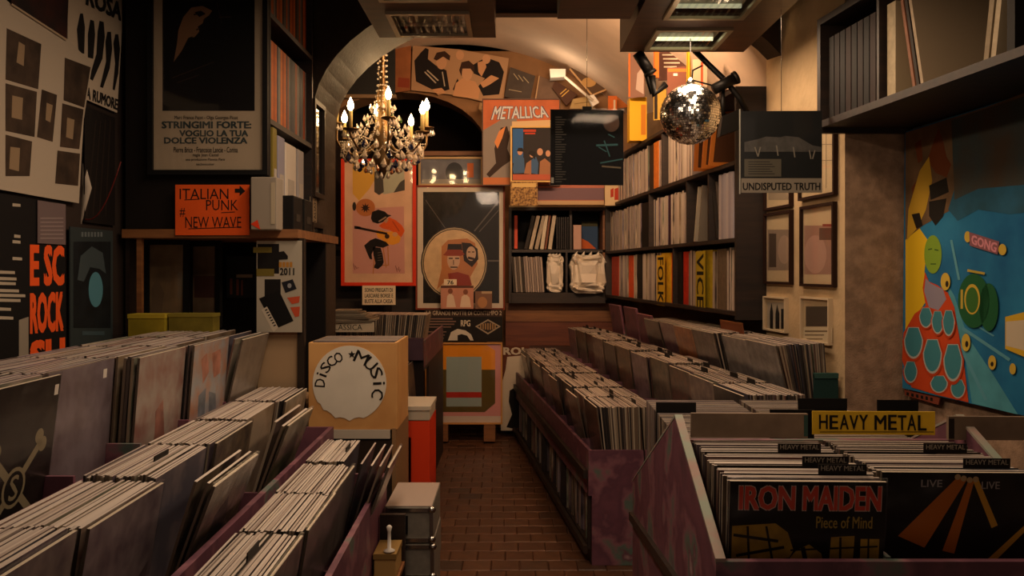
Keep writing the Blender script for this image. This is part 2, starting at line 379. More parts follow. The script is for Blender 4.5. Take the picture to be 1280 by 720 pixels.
def lamp(label, x0, x1, y0, y1, z, power, col, emit, col_=None):
    r = thing('ceiling_lamp', label, 'lamp', ((x0+x1)/2, (y0+y1)/2, z), group=None); a, c = (x1-x0)/2, (y1-y0)/2; q = MB(); f = .02
    for bx in (((-a, -c, -.012), (a, -c+f, .0)), ((-a, c-f, -.012), (a, c, .0)), ((-a, -c+f, -.012), (-a+f, c-f, .0)), ((a-f, -c+f, -.012), (a, c-f, .0))): q.box(*bx)
    q.build('bezel', mat('b4aa92', .3, .6), r)
    MB().box((-a+f, -c+f, .03), (a-f, c-f, .12)).box((-a+f, -c+f, .028), (a-f, c-f, .03)).build('housing', mat('8a8470', .4, .3), r)
    for k in (-.5, .5):
        m = mat(col, .4, emit=emit) if emit else mat('a59c86', .3, var=.3, vs=40)
        MB().tube([(-a+f+.01, k*c, .02), (a-f-.01, k*c, .02)], .009, 8).build('tube', m, r)
    g = MB()                                                # ribbed clear cover
    for k in range(10):
        u = -a+f+k*(2*a-2*f)/10; e = u+(2*a-2*f)/10
        g.add([(u, -c+f, -.004), ((u+e)/2, -c+f, -.009), (e, -c+f, -.004), (u, c-f, -.004), ((u+e)/2, c-f, -.009), (e, c-f, -.004)], [(0, 1, 4, 3), (1, 2, 5, 4)])
    g.build('ribbed_glass', GLASS, r)
    if power:
        l = bpy.data.lights.new('lamp_light', 'AREA'); l.shape = 'RECTANGLE'; l.size = 2*a-.06; l.size_y = 2*c-.06; l.energy = power; l.color = col_ or (1, .69, .45)
        o = put('lamp_light', l, r, (0, 0, -.014))
    return r
ZL = 2.38
rl = [(3.46, 3.78), (3.0, 3.32), (2.54, 2.86), (2.08, 2.40), (1.62, 1.94)]
hang_box('ceiling_box', 'long dark veneer ceiling box with lit lamps, above the mirror ball', .494, 1.06, 1.3, 3.846, ZL, 2.54, [(a, c, .596, .914) for a, c in rl])
hang_box('ceiling_box', 'dark veneer ceiling box with patterned lamps, left of the chandelier top', -.57, -.069, 1.3, 3.61, ZL, 2.54, [(a-.22, c-.22, -.49, -.165) for a, c in rl])
hang_box('ceiling_box', 'plain dark wooden ceiling box without lamps at the top middle', .18, .47, 1.3, 3.34, ZL, 2.54, [])
RN = ['lit ceiling lamp right above the mirror ball', 'ceiling lamp next in front of the lit one above the mirror ball', 'ceiling lamp third from the arch in the right box', 'ceiling lamp fourth from the arch in the right box', 'ceiling lamp nearest the viewer in the right box']
for i, (a, c) in enumerate(rl):
    lamp(RN[i], .596, .914, a, c, ZL, LAMP_W if i == 0 else LAMP_W*.32, 'e8e6b8', 1.3 if i == 0 else .35)
LN = ['patterned glass ceiling lamp in the left box closest to the arch', 'patterned ceiling lamp second from the arch in the left box', 'patterned ceiling lamp third from the arch in the left box', 'patterned ceiling lamp fourth from the arch in the left box', 'patterned ceiling lamp nearest the viewer in the left box']
for i, (a, c) in enumerate(rl):
    lamp(LN[i], -.49, -.165, a-.22, c-.22, ZL, LAMP_W*.55 if i else 0, 'e8d0a0', .25 if i else .0, (1, .73, .52))
bb = thing('ceiling_beam', 'plain brown wooden board across the vault between the ceiling boxes', 'beam', (0, 3.75, 2.53))
MB().box((-.30, -.02, 0), (.9, .02, .27)).build('board', wood_mat('5a3d27', '7a5638'), bb)
MB().box((-.30, -.03, -.012), (.9, .03, 0)).build('edge_strip', CEILWOOD, bb)

# unseen lamp added behind the beam to brighten the rear half of the shop
rlp = thing('added_rear_lamp', 'added unseen strip lamp behind the brown beam, brightening the rear of the shop', 'lamp', (.25, 4.16, 2.66))
MB().box((-.45, -.10, .0), (.45, .0, .10)).build('housing', mat('8a8470', .4, .3), rlp); MB().tube([(-.42, .02, .04), (.42, .02, .04)], .012).build('tube', mat('ffd9a8', .4, emit=3.0), rlp)
l = bpy.data.lights.new('lamp_light', 'AREA'); l.shape = 'RECTANGLE'; l.size = .84; l.size_y = .08; l.energy = REAR_W; l.color = (1, .62, .36)
put('lamp_light', l, rlp, (0, .04, .04), (math.radians(116), 0, 0))

# ------------------------------------------------------------------ records and record bins
def rec_faces(b, M, t, wd, h, off=0):
    n = len(b.f); b.box((-t/2, -wd/2, 0), (t/2, wd/2, h), 0, M)
    for i in range(n, len(b.f)): b.mi[i] = (0, 0, 2, 1, 2, 1)[i-n]
RM = []
for t in (.0052, .0056, .006):
    b = MB(); rec_faces(b, None, t, .312, .314); RM.append(b.mesh('record_sleeve', [EDGE, COVER, ENDM]))
STUFF = MB(); NREC = [0]
def record(loc, rot, label=None, group=None, mesh=None, name='record'):
    o = put(name, mesh or random.choice(RM), None, loc, rot); NREC[0] += 1
    return tag(o, label, 'record', group)
def front_mesh(col, col2=None, vs=15, t=.006, edge='cbbca4', coat=.6):
    b = MB(); rec_faces(b, None, t, .314, .315)
    return b.mesh('record_sleeve', [mat(edge, .5), mat(col, .4, coat=coat, col2=col2, vs=vs, det=3.), mat('54483c', .5)])
def film(o, t=.006):
    b = MB(); b.box((-t/2-.0012, -.160, .0005), (t/2+.0012, .160, .3215)); b.build('plastic_sleeve', FILM, o)
    return o
def block(side, s0, s1, Y0, base, n, l0, l1, indiv, label, group, front=None, flabel=None, extra=(), wd=.315, jy=.009, jz=.0028, vary=1.):
    """n sleeves standing side by side; bottoms run from s0 (back) to s1 (aisle side), lean grows from l0 to l1 degrees"""
    fx, yaw = (LX, YL) if side == 'L' else (RX, YR+PI)
    sg = 1 if side == 'L' else -1; sh = random.uniform(-.022, .010)*sg*vary; s1 += sh; extra = [(a+sh, c) for a, c in extra]; base += random.uniform(-.008, .006)*vary
    items = []
    for i in range(n):
        q = i/max(1, n-1); items.append((s0+(s1-s0)*q, l0+(l1-l0)*q**1.5+random.uniform(-.18, .18)))
    items += list(extra); fo = None
    for i, (s, le) in enumerate(items):
        Y = Y0+.160+random.uniform(-jy, jy); z = base+random.uniform(-jz, jz); last = i == len(items)-1
        loc = Vector((fx(s, Y), Y, z)); rot = Euler((0, math.radians(le), yaw + random.uniform(-.008, .008)))
        if last and front is not None: fo = record(loc, rot, flabel, 'front records of the bins', front)
        elif indiv: record(loc, rot, label, group)
        else: rec_faces(STUFF, Matrix.Translation(loc) @ rot.to_matrix().to_4x4(), random.choice((.0055, .0065, .0075)), .312, .314)
    return fo
def board(b, fx, s0, s1, Y0, Y1, z0, z1):
    b.prism([(fx(s0, Y0), Y0, z0), (fx(s1, Y0), Y0, z0), (fx(s1, Y1), Y1, z0), (fx(s0, Y1), Y1, z0)], (0, 0, z1-z0)); return b

# --- left-hand bins, three tiers
def tier(fx, label, sb, sf, Y0, Y1, base, zlip, zback, nb, lipm=MARBLE, name='record_bin', sgn=1):
    r = thing(name, label, 'record bin', (fx((sb+sf)/2, (Y0+Y1)/2), (Y0+Y1)/2, 0)); L = r.location
    def bd(nm, *a, m=lipm):
        q = MB(); board(q, fx, *a); q.v = [(x-L.x, y-L.y, z) for x, y, z in q.v]; return q.build(nm, m, r)
    t = .016*sgn
    bd('bottom_board', sb, sf, Y0+.016, Y1-.016, base-.03, base-.01)
    bd('front_lip', sf-t, sf, Y0, Y1, base-.10, zlip)
    bd('back_board', sb, sb+t, Y0, Y1, 0.0, zback)
    bd('near_end_panel', sb+t, sf-t, Y0, Y0+.016, 0, zlip)
    bd('far_end_panel', sb+t, sf-t, Y1-.016, Y1, 0, zlip)
    for k in range(1, nb):
        Y = Y0+(Y1-Y0)*k/nb
        bd('divider', sb+t, sf-t, Y-.005, Y+.005, base-.01, base+.10)
    return r
tier(LX, 'purple painted record bin, upper tier along the left wall', -1.36, -.875, .78, 3.11, .845, .93, 1.0, 7)
tier(LX, 'purple painted record bin, middle tier on the left', -.872, -.60, .75, 3.12, .634, .80, .84, 7)
tier(LX, 'purple painted record bin, low tier beside the left edge of the aisle', -.597, -.372, 1.16, 2.88, .495, .685, .70, 5)
# middle tier
ylm = [.77, 1.10, 1.43, 1.76, 2.09, 2.43, 2.79]
nm = ['nearest', 'second', 'third', 'fourth', 'fifth', 'sixth', 'farthest']
fr2 = [('6d5f58', '44393a'), ('8a7d78', '5a4d52'), ('94868a', '6a5a64'), ('2c241f', '7a6a50'), ('7a6850', '2f2824'), ('5c6444', '9a8c70'), ('a4998a', '5c5c4c')]
FR2 = []
for i, Y in enumerate(ylm):
    ex = [(-.715, 17), (-.705, 20), (-.695, 21)] if i in (3, 5) else [(-.745, 9.5)]
    fo = block('L', -.885, -.75, Y, .634, 25, 4, 8, 0 < i < 5, 'worn record sleeve in the %s stack of the left middle bin' % nm[i], 'records in the left middle bin',
          front_mesh(*fr2[i]), 'front record with %s cover in the %s stack of the left middle bin' % (['dim brown', 'greyish mauve', 'pale mauve', 'dark brown', 'brown', 'olive green', 'pale grey'][i], nm[i]), ex)
    if i in (1, 2, 3, 4, 5): film(fo)
    FR2.append(fo)
# low tier
yl3 = [1.19, 1.52, 1.85, 2.16, 2.50]
for i, Y in enumerate(yl3):
    ex = [(-.455, 14), (-.44, 17), (-.425, 19), (-.41, 21)] if i == 4 else [(-.47, 9.5)]
    fo = block('L', -.585, -.478, Y, .495, 19, 4, 8, i > 0, 'cream-edged record sleeve in the %s stack of the low left bin' % ['nearest', 'second', 'third', 'fourth', 'farthest'][i], 'records in the low left bin',
          front_mesh('7b6e68', '5c5250') if i < 4 else front_mesh('4a443f', '8c8070'), 'front record, %s, in the %s stack of the low left bin' % ('grey cover' if i < 4 else 'leaning far out', ['nearest', 'second', 'third', 'fourth', 'farthest'][i]), ex)
    film(fo)
# upper tier
fr1 = [('1d1a18', '2a2522'), ('16120f', '241d18'), ('80747a', '66585c'), ('a09488', '8a6258'), ('98a0a4', 'b07f62'), ('8d8274', '6a5f56')]
lab1 = ['dark-covered front record at the near end of the upper left bin', 'black record cover with crossed bone emblem in the upper left bin', 'mauve plastic-wrapped record next to the crossed bone cover', 'pale record cover with a reddish figure in the upper left bin',
        'record cover with pale blue and orange picture in the upper left bin', 'plastic-wrapped beige record at the far end of the upper left bin']
yl1 = [1.14, 1.47, 1.80, 2.13, 2.46, 2.785]; tops = []
for i, Y in enumerate(yl1):
    ex = {0: [(-.965, 5)], 1: [(-.965, 7)], 2: [(-.985, 4)], 3: [(-.965, 4), (-.955, 4.5), (-.945, 4), (-.932, 4.5)], 4: [(-.935, 4), (-.925, 5), (-.91, 4.5)], 5: [(-.95, 9), (-.93, 12), (-.91, 13)]}[i]
    fo = block('L', -1.20, -.985, Y, .845, 34, -3, 4, False, '', '', front_mesh(*fr1[i], vs=13), lab1[i], ex, vary=0)
    film(fo); tops.append(fo)
def rprint(o, part, m, polys, k=1, t=.006):      # flat print on a record cover, outlines in cover units 0..1 from top-left
    b = MB()
    for pts in polys:
        q = [((u-.5)*.314, (1-v)*.315) for u, v in pts]
        a = sum(q[i][0]*q[(i+1) % len(q)][1]-q[(i+1) % len(q)][0]*q[i][1] for i in range(len(q)))
        if a < 0: q.reverse()
        b.face([(t/2+.0002*k, y, z) for y, z in q])
    return b.build(part, m, o)
def rtext(o, part, m, items, k=2, t=.006, bold=.01):
    b = MB()
    for body, u0, v0, u1, v1 in items:
        vs, fs = text_mesh(body, bold)
        b.add([(t/2+.0002*k+e, (u0+(u1-u0)*a-.5)*.314, (1-(v1+(v0-v1)*c))*.315) for a, c, e in vs], fs)
    return b.build(part, m, o)
def bar(x0, y0, x1, y1, w):
    d = math.hypot(x1-x0, y1-y0); nx, ny = -(y1-y0)/d*w/2, (x1-x0)/d*w/2
    return [(x0+nx, y0+ny), (x1+nx, y1+ny), (x1-nx, y1-ny), (x0-nx, y0-ny)]
def circ(cx, cy, rx, ry=None, n=20): return [(cx+rx*math.cos(2*PI*i/n), cy+(ry or rx)*math.sin(2*PI*i/n)) for i in range(n)]
sk = tops[1]; bone = mat('8f8468', .6)
rprint(sk, 'crossed_bones', bone, [bar(.30, .42, .84, .90, .055), bar(.84, .42, .30, .90, .055), circ(.28, .44, .05), circ(.33, .39, .05), circ(.86, .44, .05), circ(.81, .38, .05), circ(.28, .88, .05), circ(.86, .88, .05)], 1)
rprint(sk, 'emblem_disc', bone, [circ(.57, .66, .13)], 2); rprint(sk, 'emblem_ground', mat('1a1613', .6), [circ(.57, .66, .105)], 3)
rtext(sk, 'emblem_letter', bone, [('S', .52, .58, .62, .74)], 4)
rprint(sk, 'price_sticker', WHITE, [[(.93, .06), (.98, .06), (.98, .13), (.93, .13)]], 4)
rprint(tops[2], 'price_sticker', WHITE, [[(.82, .07), (.88, .07), (.88, .14), (.82, .14)]], 2)
rprint(tops[3], 'figure', mat('946456', .6, var=.3, vs=18), [[(.4, .5), (.55, .42), (.6, .6), (.7, .95), (.35, .95), (.42, .7)]], 1)
rprint(tops[4], 'lettering_blot', mat('a8705c', .6, var=.3, vs=20), [[(.2, .15), (.35, .1), (.45, .3), (.3, .4)], [(.5, .12), (.75, .1), (.8, .35), (.6, .38)]], 1)
rprint(tops[4], 'figures', mat('6f7780', .6, var=.3, vs=20), [[(.2, .5), (.4, .45), (.42, .8), (.25, .85)], [(.5, .5), (.7, .55), (.8, .85), (.55, .9)]], 2)
for i, (nm_, c_, ps) in enumerate((None, ('figures', '5c4c50', [[(.1, .1), (.3, .06), (.34, .3), (.2, .36)], [(.4, .1), (.55, .08), (.5, .32)]]), ('landscape', '5a4a50', [[(.05, .7), (.3, .55), (.6, .66), (.95, .5), (.95, .97), (.05, .97)]]), ('dark_shape', '1c1714', [[(.3, .3), (.5, .2), (.62, .34), (.75, .8), (.55, .95), (.35, .75)]]), ('hills', '4a4028', [[(.04, .6), (.4, .4), (.7, .55), (.96, .45), (.96, .97), (.04, .97)]]), ('tree', '3a4228', [[(.5, .1), (.75, .3), (.7, .6), (.5, .95), (.4, .6), (.25, .3)]]), ('round_picture', '6a5c50', [circ(.5, .45, .2, .26)]))[k] or ('', '', []) for k in range(7)):
    if nm_: 
        for p_ in ps: rprint(FR2[i], nm_, mat(c_, .5, var=.4, vs=12), [p_], 1)
# divider cards among the records
DIV = MB(); DIV.box((-.0015, -.16, 0), (.0015, .16, .315)); DIV.box((-.0015, -.03, .315), (.0015, .05, .333))
DIVM = DIV.mesh('divider_card', mat('171412', .5))
for x, Y, z, lab in ((-.80, 1.92, .63, 'dark index card standing in the left middle bin'), (-.52, 1.68, .493, 'dark index card standing in the low left bin'), (-.50, 2.66, .493, 'dark index card near the far end of the low left bin')):
    tag(put('index_card', DIVM, None, (LX(x, Y), Y, z), (0, .1, YL)), lab, 'index card')

# --- right-hand bins, three tiers
tier(RX, 'purple painted record bin, low tier along the right of the aisle', 1.135, .785, 3.93, 7.02, .425, .538, .70, 9, sgn=-1)
tier(RX, 'purple painted record bin, middle tier on the right', 1.43, 1.138, 3.06, 7.02, .612, .70, .85, 12, sgn=-1)
tier(RX, 'purple painted record bin, upper tier against the right wall', 1.655, 1.433, 3.33, 6.95, .77, .85, .95, 11, sgn=-1)
cols = [('6a4c40', '3c3632'), ('8a7c70', '5a4a4e'), ('4a4440', '2c2826'), ('7a5c44', '544a40'), ('8f7c82', '6a5a62'), ('4c5046', '7a7060')]
ONM = ['nearest', 'second', 'third', 'fourth', 'fifth', 'sixth', 'seventh', 'eighth', 'ninth', 'tenth', 'eleventh']
for i in range(9):
    Y = 3.95+i*.34
    fo = block('R', 1.11, .87, Y, .425, 40, 0, 6, False, 'record sleeve seen edge-on in the nearest stack of the low right bin', 'records at the near end of the low right bin',
               front_mesh(*cols[i % 6]), 'front record of the %s stack in the low right bin' % ONM[i], [(.86, 8+4*(i % 2))])
for i in range(11):
    Y = 3.08+i*.34
    fo = block('R', 1.405, 1.235, Y, .612, 30, 0, 5, False, 'record sleeve seen edge-on in the nearest stack of the middle right bin', 'records at the near end of the middle right bin',
               front_mesh(*cols[(i*5+2) % 6]), 'front record of the %s stack in the middle right bin' % ONM[i], [(1.225, 7)])
f3 = [('8d8a86', '5c5654'), ('75706e', '9a9692'), ('6a5e5c', '3c3634'), ('b06a34', '7a3f20'), ('6c4c5c', '8a707c'), ('4a3a40', '2a2428')]
l3 = ['grey record cover at the near end of the upper right bin', 'shiny plastic-wrapped grey record second in the upper right bin', 'brownish record cover third in the upper right bin', 'orange-brown record cover in the upper right bin', 'mauve record cover in the upper right bin beyond the orange one', 'dark record cover at the far end of the upper right bin']
for i in range(6):
    Y = 3.35+i*.345
    fo = block('R', 1.625, 1.50, Y, .77, 20, 4, 13, False, 'record sleeve seen edge-on in the nearest stack of the upper right bin', 'records at the near end of the upper right bin',
               front_mesh(*f3[i], vs=14), l3[i], [(1.49, 14)])
    film(fo)
for i, (Y, lab) in enumerate(((5.45, 'marbled purple and green board standing in the upper right bin'), (5.80, 'marbled purple board farther back in the upper right bin'), (6.25, 'marbled purple board at the far end of the upper right bin'))):
    bo = thing('divider_board', lab, 'board', (RX(1.50, Y), Y, .77), (0, math.radians(9), YR+PI))
    bevel(MB().box((-.009, -.17, 0), (.009, .17, .36 if i else .33)).build('painted_board', MARBLE, bo), .004)
    for k in (-.1, .1): MB().box((-.014, k-.012, 0), (-.009, k+.012, .1)).build('cleat', MIDWOOD, bo)
k = 0
for i in range(36):
    s, base, Yr = ((1.0, .425, (4.0, 6.9)), (1.33, .612, (3.3, 6.8)))[i % 2]
    Y = Yr[0]+(Yr[1]-Yr[0])*((i//2)+.5)/18; s += random.uniform(-.1, .1)*(1 if base < .5 else .6)
    tag(put('index_card', DIVM, None, (RX(s, Y), Y, base), (0, math.radians(4), YR+PI+random.uniform(-.02, .02))),
        'small dark index card sticking up between the records of the %s right bin' % ('low' if base < .5 else 'middle'), 'index card', 'index cards of the right bins')
# shelf under the low right bin: spines of upright records
low = thing('low_shelf', 'open wooden shelf with records under the low right bin', 'shelf', (RX(.96, 5.47), 5.47, 0)); L = low.location
def lb(nm, *a, m=MIDWOOD):
    q = MB(); board(q, RX, *a); q.v = [(x-L.x, y-L.y, z) for x, y, z in q.v]; q.build(nm, m, low)
lb('shelf_board', .80, 1.11, 3.95, 7.0, .05, .07, m=DARKWOOD); lb('plinth', .80, .815, 3.95, 7.0, 0, .05, m=DARKWOOD)
lb('top_rail', .765, .784, 3.95, 7.0, .40, .44, m=DARKWOOD); lb('bottom_rail', .765, .784, 3.95, 7.0, .05, .085, m=DARKWOOD)
for Y in (3.95, 4.7, 5.45, 6.2, 6.98): lb('upright', .785, .815, Y, Y+.018, .07, .40, m=DARKWOOD)
Y = 3.99
while Y < 6.95:
    t = random.choice((.006, .01, .014, .02)); 
    if not any(abs(Y-u) < .04 for u in (4.7, 5.45, 6.2)):
        loc = Vector((RX(.965+random.uniform(-.012, .012), Y), Y, .071)); rot = Euler((0, math.radians(random.uniform(-3, 3)), YR+PI/2))
        rec_faces(STUFF, Matrix.Translation(loc) @ rot.to_matrix().to_4x4(), t, .30, .30)
    Y += t+random.choice((.003, .006, .02))

# --- heavy metal bin (back-to-back rack near the viewer)
TH = .03
def HX(s, Y): return s+TH*Y
YH = -math.atan(TH)
hv = thing('record_rack', 'purple painted double-sided record rack with the HEAVY METAL sign', 'record rack', (HX(.73, 2.3), 2.3, 0)); L = hv.location
def hb(nm, *a, m=MARBLE):
    q = MB(); board(q, HX, *a); q.v = [(x-L.x, y-L.y, z) for x, y, z in q.v]; return q.build(nm, m, hv)
def side(s, nm):
    pr = [(1.655, .25), (1.655, .806), (2.146, 1.003), (3.10, .60), (3.10, .25)]
    q = MB(); q.prism([(HX(s, Y)-L.x, Y-L.y, z) for Y, z in pr], (.018, 0, 0)); return q.build(nm, MARBLE, hv)
side(.352, 'left_side_panel'); side(1.07, 'right_side_panel')
hb('front_board', .37, 1.07, 1.655, 1.673, .45, .806); hb('bottom_board', .37, 1.07, 1.673, 3.08, .61, .63)
hb('rear_board', .37, 1.07, 3.082, 3.10, .40, .60); hb('middle_board', .37, 1.07, 2.155, 2.173, .63, .945)
hb('column_divider', .706, .716, 1.70, 2.15, .63, .80)
hb('lower_shelf', .352, 1.09, 1.75, 3.0, .22, .25, m=DARKWOOD)
for s in (.352, 1.05):
    for Y in (1.70, 2.98): hb('leg', s, s+.05, Y, Y+.05, 0, .25, m=DARKWOOD)
for s_ in (.351, 1.069):
    q = MB(); q.prism([(HX(s_, Y)-L.x, Y-L.y, z) for Y, z in ((1.653, .806), (2.146, 1.005), (3.102, .602), (3.102, .606), (2.146, 1.012), (1.653, .813))], (.020, 0, 0)); q.build('painted_edge', mat('8a9484', .6, col2='a07c74', vs=14), hv)
q = MB(); q.prism([(HX(.338, Y)-L.x, Y-L.y, z) for Y, z in ((2.0, .60), (2.0, .63), (3.1, .49), (3.1, .46))], (.014, 0, 0)); q.build('side_batten', DARKWOOD, hv)
pb = Pan((HX(0, 2.15), 2.15, 0), YH)
hd = Sheet('header_board', 'long brown mottled header board behind the near records, left of the yellow sign', 'board', pb, (862, 515, 1006, 545), .012, mat('7d6a58', .6, var=.25, vs=9), part='board', lift=.012)
hd.rect('green_tape', mat('34504a', .6), (1001, 517, 1006, 543))
hd = Sheet('header_board', 'brown mottled header board behind the near records, right of the yellow sign', 'board', pb, (1180, 519, 1330, 548), .012, mat('7d6a58', .6, var=.25, vs=9), part='board', lift=.012)
hd.rect('dark_tape', SOOT, (1180, 521, 1187, 546))
hs = Sheet('heavy_metal_sign', 'yellow HEAVY METAL sign with hand-drawn black letters', 'sign', Pan((HX(0, 2.12), 2.12, 0), YH), (1015, 514, 1168, 543), .004, mat('d9b02a', .65, var=.08, vs=12), part='card')
for i, (ch, x) in enumerate(zip('HEAVYMETAL', (1023, 1036, 1049, 1061, 1073, 1092, 1109, 1121, 1133, 1146))):
    hs.text('letter', INK, (ch, x, 518+.6*(i % 2), x+(15 if ch == 'M' else 11), 536+i*.2), bold=.02)
hs.rect('rule_line', INK, (1024, 539, 1166, 540))
def hrec(s, Y, z, le, label=None, group=None, mesh=None):
    return record((HX(s, Y), Y, z), (0, math.radians(le), YH-PI/2+random.uniform(-.006, .006)), label, group, mesh)
HB = .635
for c, (s, yf, nmx) in enumerate(((.549, 1.735, 'left'), (.885, 1.795, 'right'))):
    Y = yf+.02; i = 0
    while Y < 2.12:
        hrec(s+random.uniform(-.006, .006), Y, HB+random.uniform(-.003, .004), 5-8*(Y-yf)/.4+random.uniform(-.3, .3), 'white-edged record sleeve in the %s column under the HEAVY METAL sign' % nmx, 'records in the heavy metal rack')
        Y += random.choice((.0072, .0078, .0085)); i += 1
    Y = 2.32
    while Y < 3.0:
        loc = Vector((HX(s, Y), Y, .60)); rot = Euler((0, math.radians(-4+random.uniform(-1, 1)), YH-PI/2))
        rec_faces(STUFF, Matrix.Translation(loc) @ rot.to_matrix().to_4x4(), .006, .312, .314); Y += random.choice((.009, .012, .016))
im = film(hrec(.549, 1.738, HB+.004, 6, 'black record cover with big red pointed lettering above murky ochre shapes', 'front records of the bins', front_mesh('14100d', '1e1710', 9, coat=.25)))
och = mat('b08a2c', .6, var=.35, vs=14)
rprint(im, 'ochre_ground', och, [[(.02, .30), (.30, .28), (.38, .34), (.42, .46), (.34, .62), (.30, .80), (.02, .78)], [(.66, .37), (.81, .36), (.80, .82), (.64, .82)], [(.85, .38), (.97, .38), (.97, .84), (.85, .84)], [(.36, .56), (.44, .46), (.52, .42), (.60, .48), (.63, .6), (.62, .98), (.2, .98)]], 1)
rprint(im, 'dark_folds', mat('1c140c', .7), [bar(.03, .36, .32, .40, .02), bar(.05, .50, .36, .44, .02), bar(.12, .30, .15, .78, .015), bar(.24, .30, .30, .6, .015), bar(.02, .58, .40, .52, .02), bar(.4, .46, .96, .43, .012), bar(.72, .37, .73, .82, .015), bar(.48, .44, .52, .62, .03), bar(.9, .38, .91, .8, .012)], 2)
rtext(im, 'red_lettering', mat('e0503a', .55), [('IRON', .06, .03, .42, .19), ('MAIDEN', .47, .03, .97, .19)], 4, bold=.035)
rtext(im, 'lettering_edge', mat('d9b8a4', .55), [('IRON', .055, .024, .425, .196), ('MAIDEN', .465, .024, .975, .196)], 3, bold=.06)
rtext(im, 'script', mat('b09440', .6), [('Piece of Mind', .56, .23, .92, .31)], 3)
lv = film(hrec(.885, 1.798, HB+.006, 5, 'black record cover with orange stage light beams and LIVE lettering', 'front records of the bins', front_mesh('110e0c', '181310', 9, coat=.25)))
rprint(lv, 'orange_beam', mat('c8701e', .6), [[(.50, .03), (.56, .05), (.30, .52), (.12, .44)], [(.57, .06), (.61, .06), (.50, .56), (.42, .54)]], 1)
rprint(lv, 'amber_beam', mat('d8a030', .6), [[(.60, .05), (.64, .05), (.78, .36), (.74, .38)], [(1.0, .36), (.985, .33), (.66, .66), (.60, .80)]], 2)
rprint(lv, 'lamp_glow', mat('c8a878', .6), [circ(.50, .03, .02), circ(.54, .04, .02), circ(.58, .05, .02), circ(.62, .045, .02)], 3)
rtext(lv, 'lettering', mat('a09890', .6), [('LIVE', .26, .05, .40, .10), ('LIVE', .66, .06, .78, .11)], 3)
tb = MB(); tb.box((-.0015, -.155, 0), (.0015, .155, .312)); tb.box((-.0015, -.05, .312), (.0015, .05, .330))
tbm = tb.mesh('divider_card', mat('1a1715', .4))
tv, tf = text_mesh('HEAVY METAL', .01)
tt = MB(); tt.add([(.0019+e, -.045+.09*a, .3155+.011*c) for a, c, e in tv], tf); ttm = tt.mesh('tab_lettering', mat('9a9284', .6))
for (px, Y, lab) in ((997, 1.985, 'black HEAVY METAL index tab farthest back in the left column'), (1029, 1.85, 'black HEAVY METAL index tab in the middle of the left column'), (1050, 1.775, 'black HEAVY METAL index tab just behind the red-lettered cover'),
                     (1178, 1.985, 'black HEAVY METAL index tab farthest back in the right column'), (1229, 1.83, 'black HEAVY METAL index tab nearest the stage light cover')):
    x = (px-640)/F*Y; xc = HX(.549 if px < 1100 else .885, Y); off = max(-.1, min(.1, x-xc))
    r = thing('index_card', lab, 'index card', (xc, Y, HB+.006), (0, math.radians(2), YH-PI/2))
    MB().box((-.001, -.154, 0), (.001, .154, .312)).box((-.001, off-.05, .312), (.001, off+.05, .333)).build('card', mat('1a1715', .4), r)
    t = put('tab_lettering', ttm, r, (0, off, .004))
for (px, py, Y, wdt, lab) in ((845, 503, 2.75, .13, 'broad black index card behind the left header board'), (1028, 498, 2.6, .15, 'broad black index card behind the yellow sign'), (990, 512, 2.3, .12, 'broad black index card close behind the left header board'), (1122, 500, 2.5, .12, 'black index card behind the right end of the yellow sign')):
    p = P(px, py, Y)
    r = thing('index_card', lab, 'index card', (p.x, Y, .61), (0, 0, YH)); MB().box((-wdt/2, -.0015, 0), (wdt/2, .0015, p.z-.61)).build('card', BLACK, r)
    MB().box((-wdt/2, -.003, p.z-.64), (wdt/2, .003, p.z-.61)).build('tab', BLACK, r)
def packed(x, Y, z, le, yaw=0, t=.006):
    rec_faces(STUFF, Matrix.Translation((x, Y, z)) @ Euler((0, math.radians(le), yaw)).to_matrix().to_4x4(), t, .312, .314)
for k_ in range(44): packed(-1.05+k_*.0113, 5.18, .802, -3+12*k_/44, 0, .008)
for k_ in range(8): packed(-.66+k_*.014, 4.82, .53, -12+k_, 0)
gp = thing('green_board', 'small dark green board standing between the upper right bin and the pier', 'board', (RX(1.60, 3.31), 3.31, 0)); MB().box((-.05, 0, .0), (.045, .012, .97)).build('panel', mat('1f3a36', .6), gp); MB().box((-.05, -.004, .955), (.045, .016, .975)).build('top_edge', mat('33524a', .6), gp)
bc_ = thing('divider_card', 'brown card sticking up from the upper right bin below the bottle print', 'card', (RX(1.58, 4.15), 4.15, .77), (0, math.radians(8), YR+PI)); MB().box((-.002, -.15, 0), (.002, .15, .36)).build('card', mat('7a4428', .6), bc_); MB().box((-.003, -.15, .355), (.003, .15, .362)).build('edge', mat('8a5430', .6), bc_)
STO = STUFF.build('packed_records', [EDGE, COVER, ENDM]); tag(STO, 'many more packed record sleeves filling the bins farther back and the low shelf', 'records', None, 'stuff')

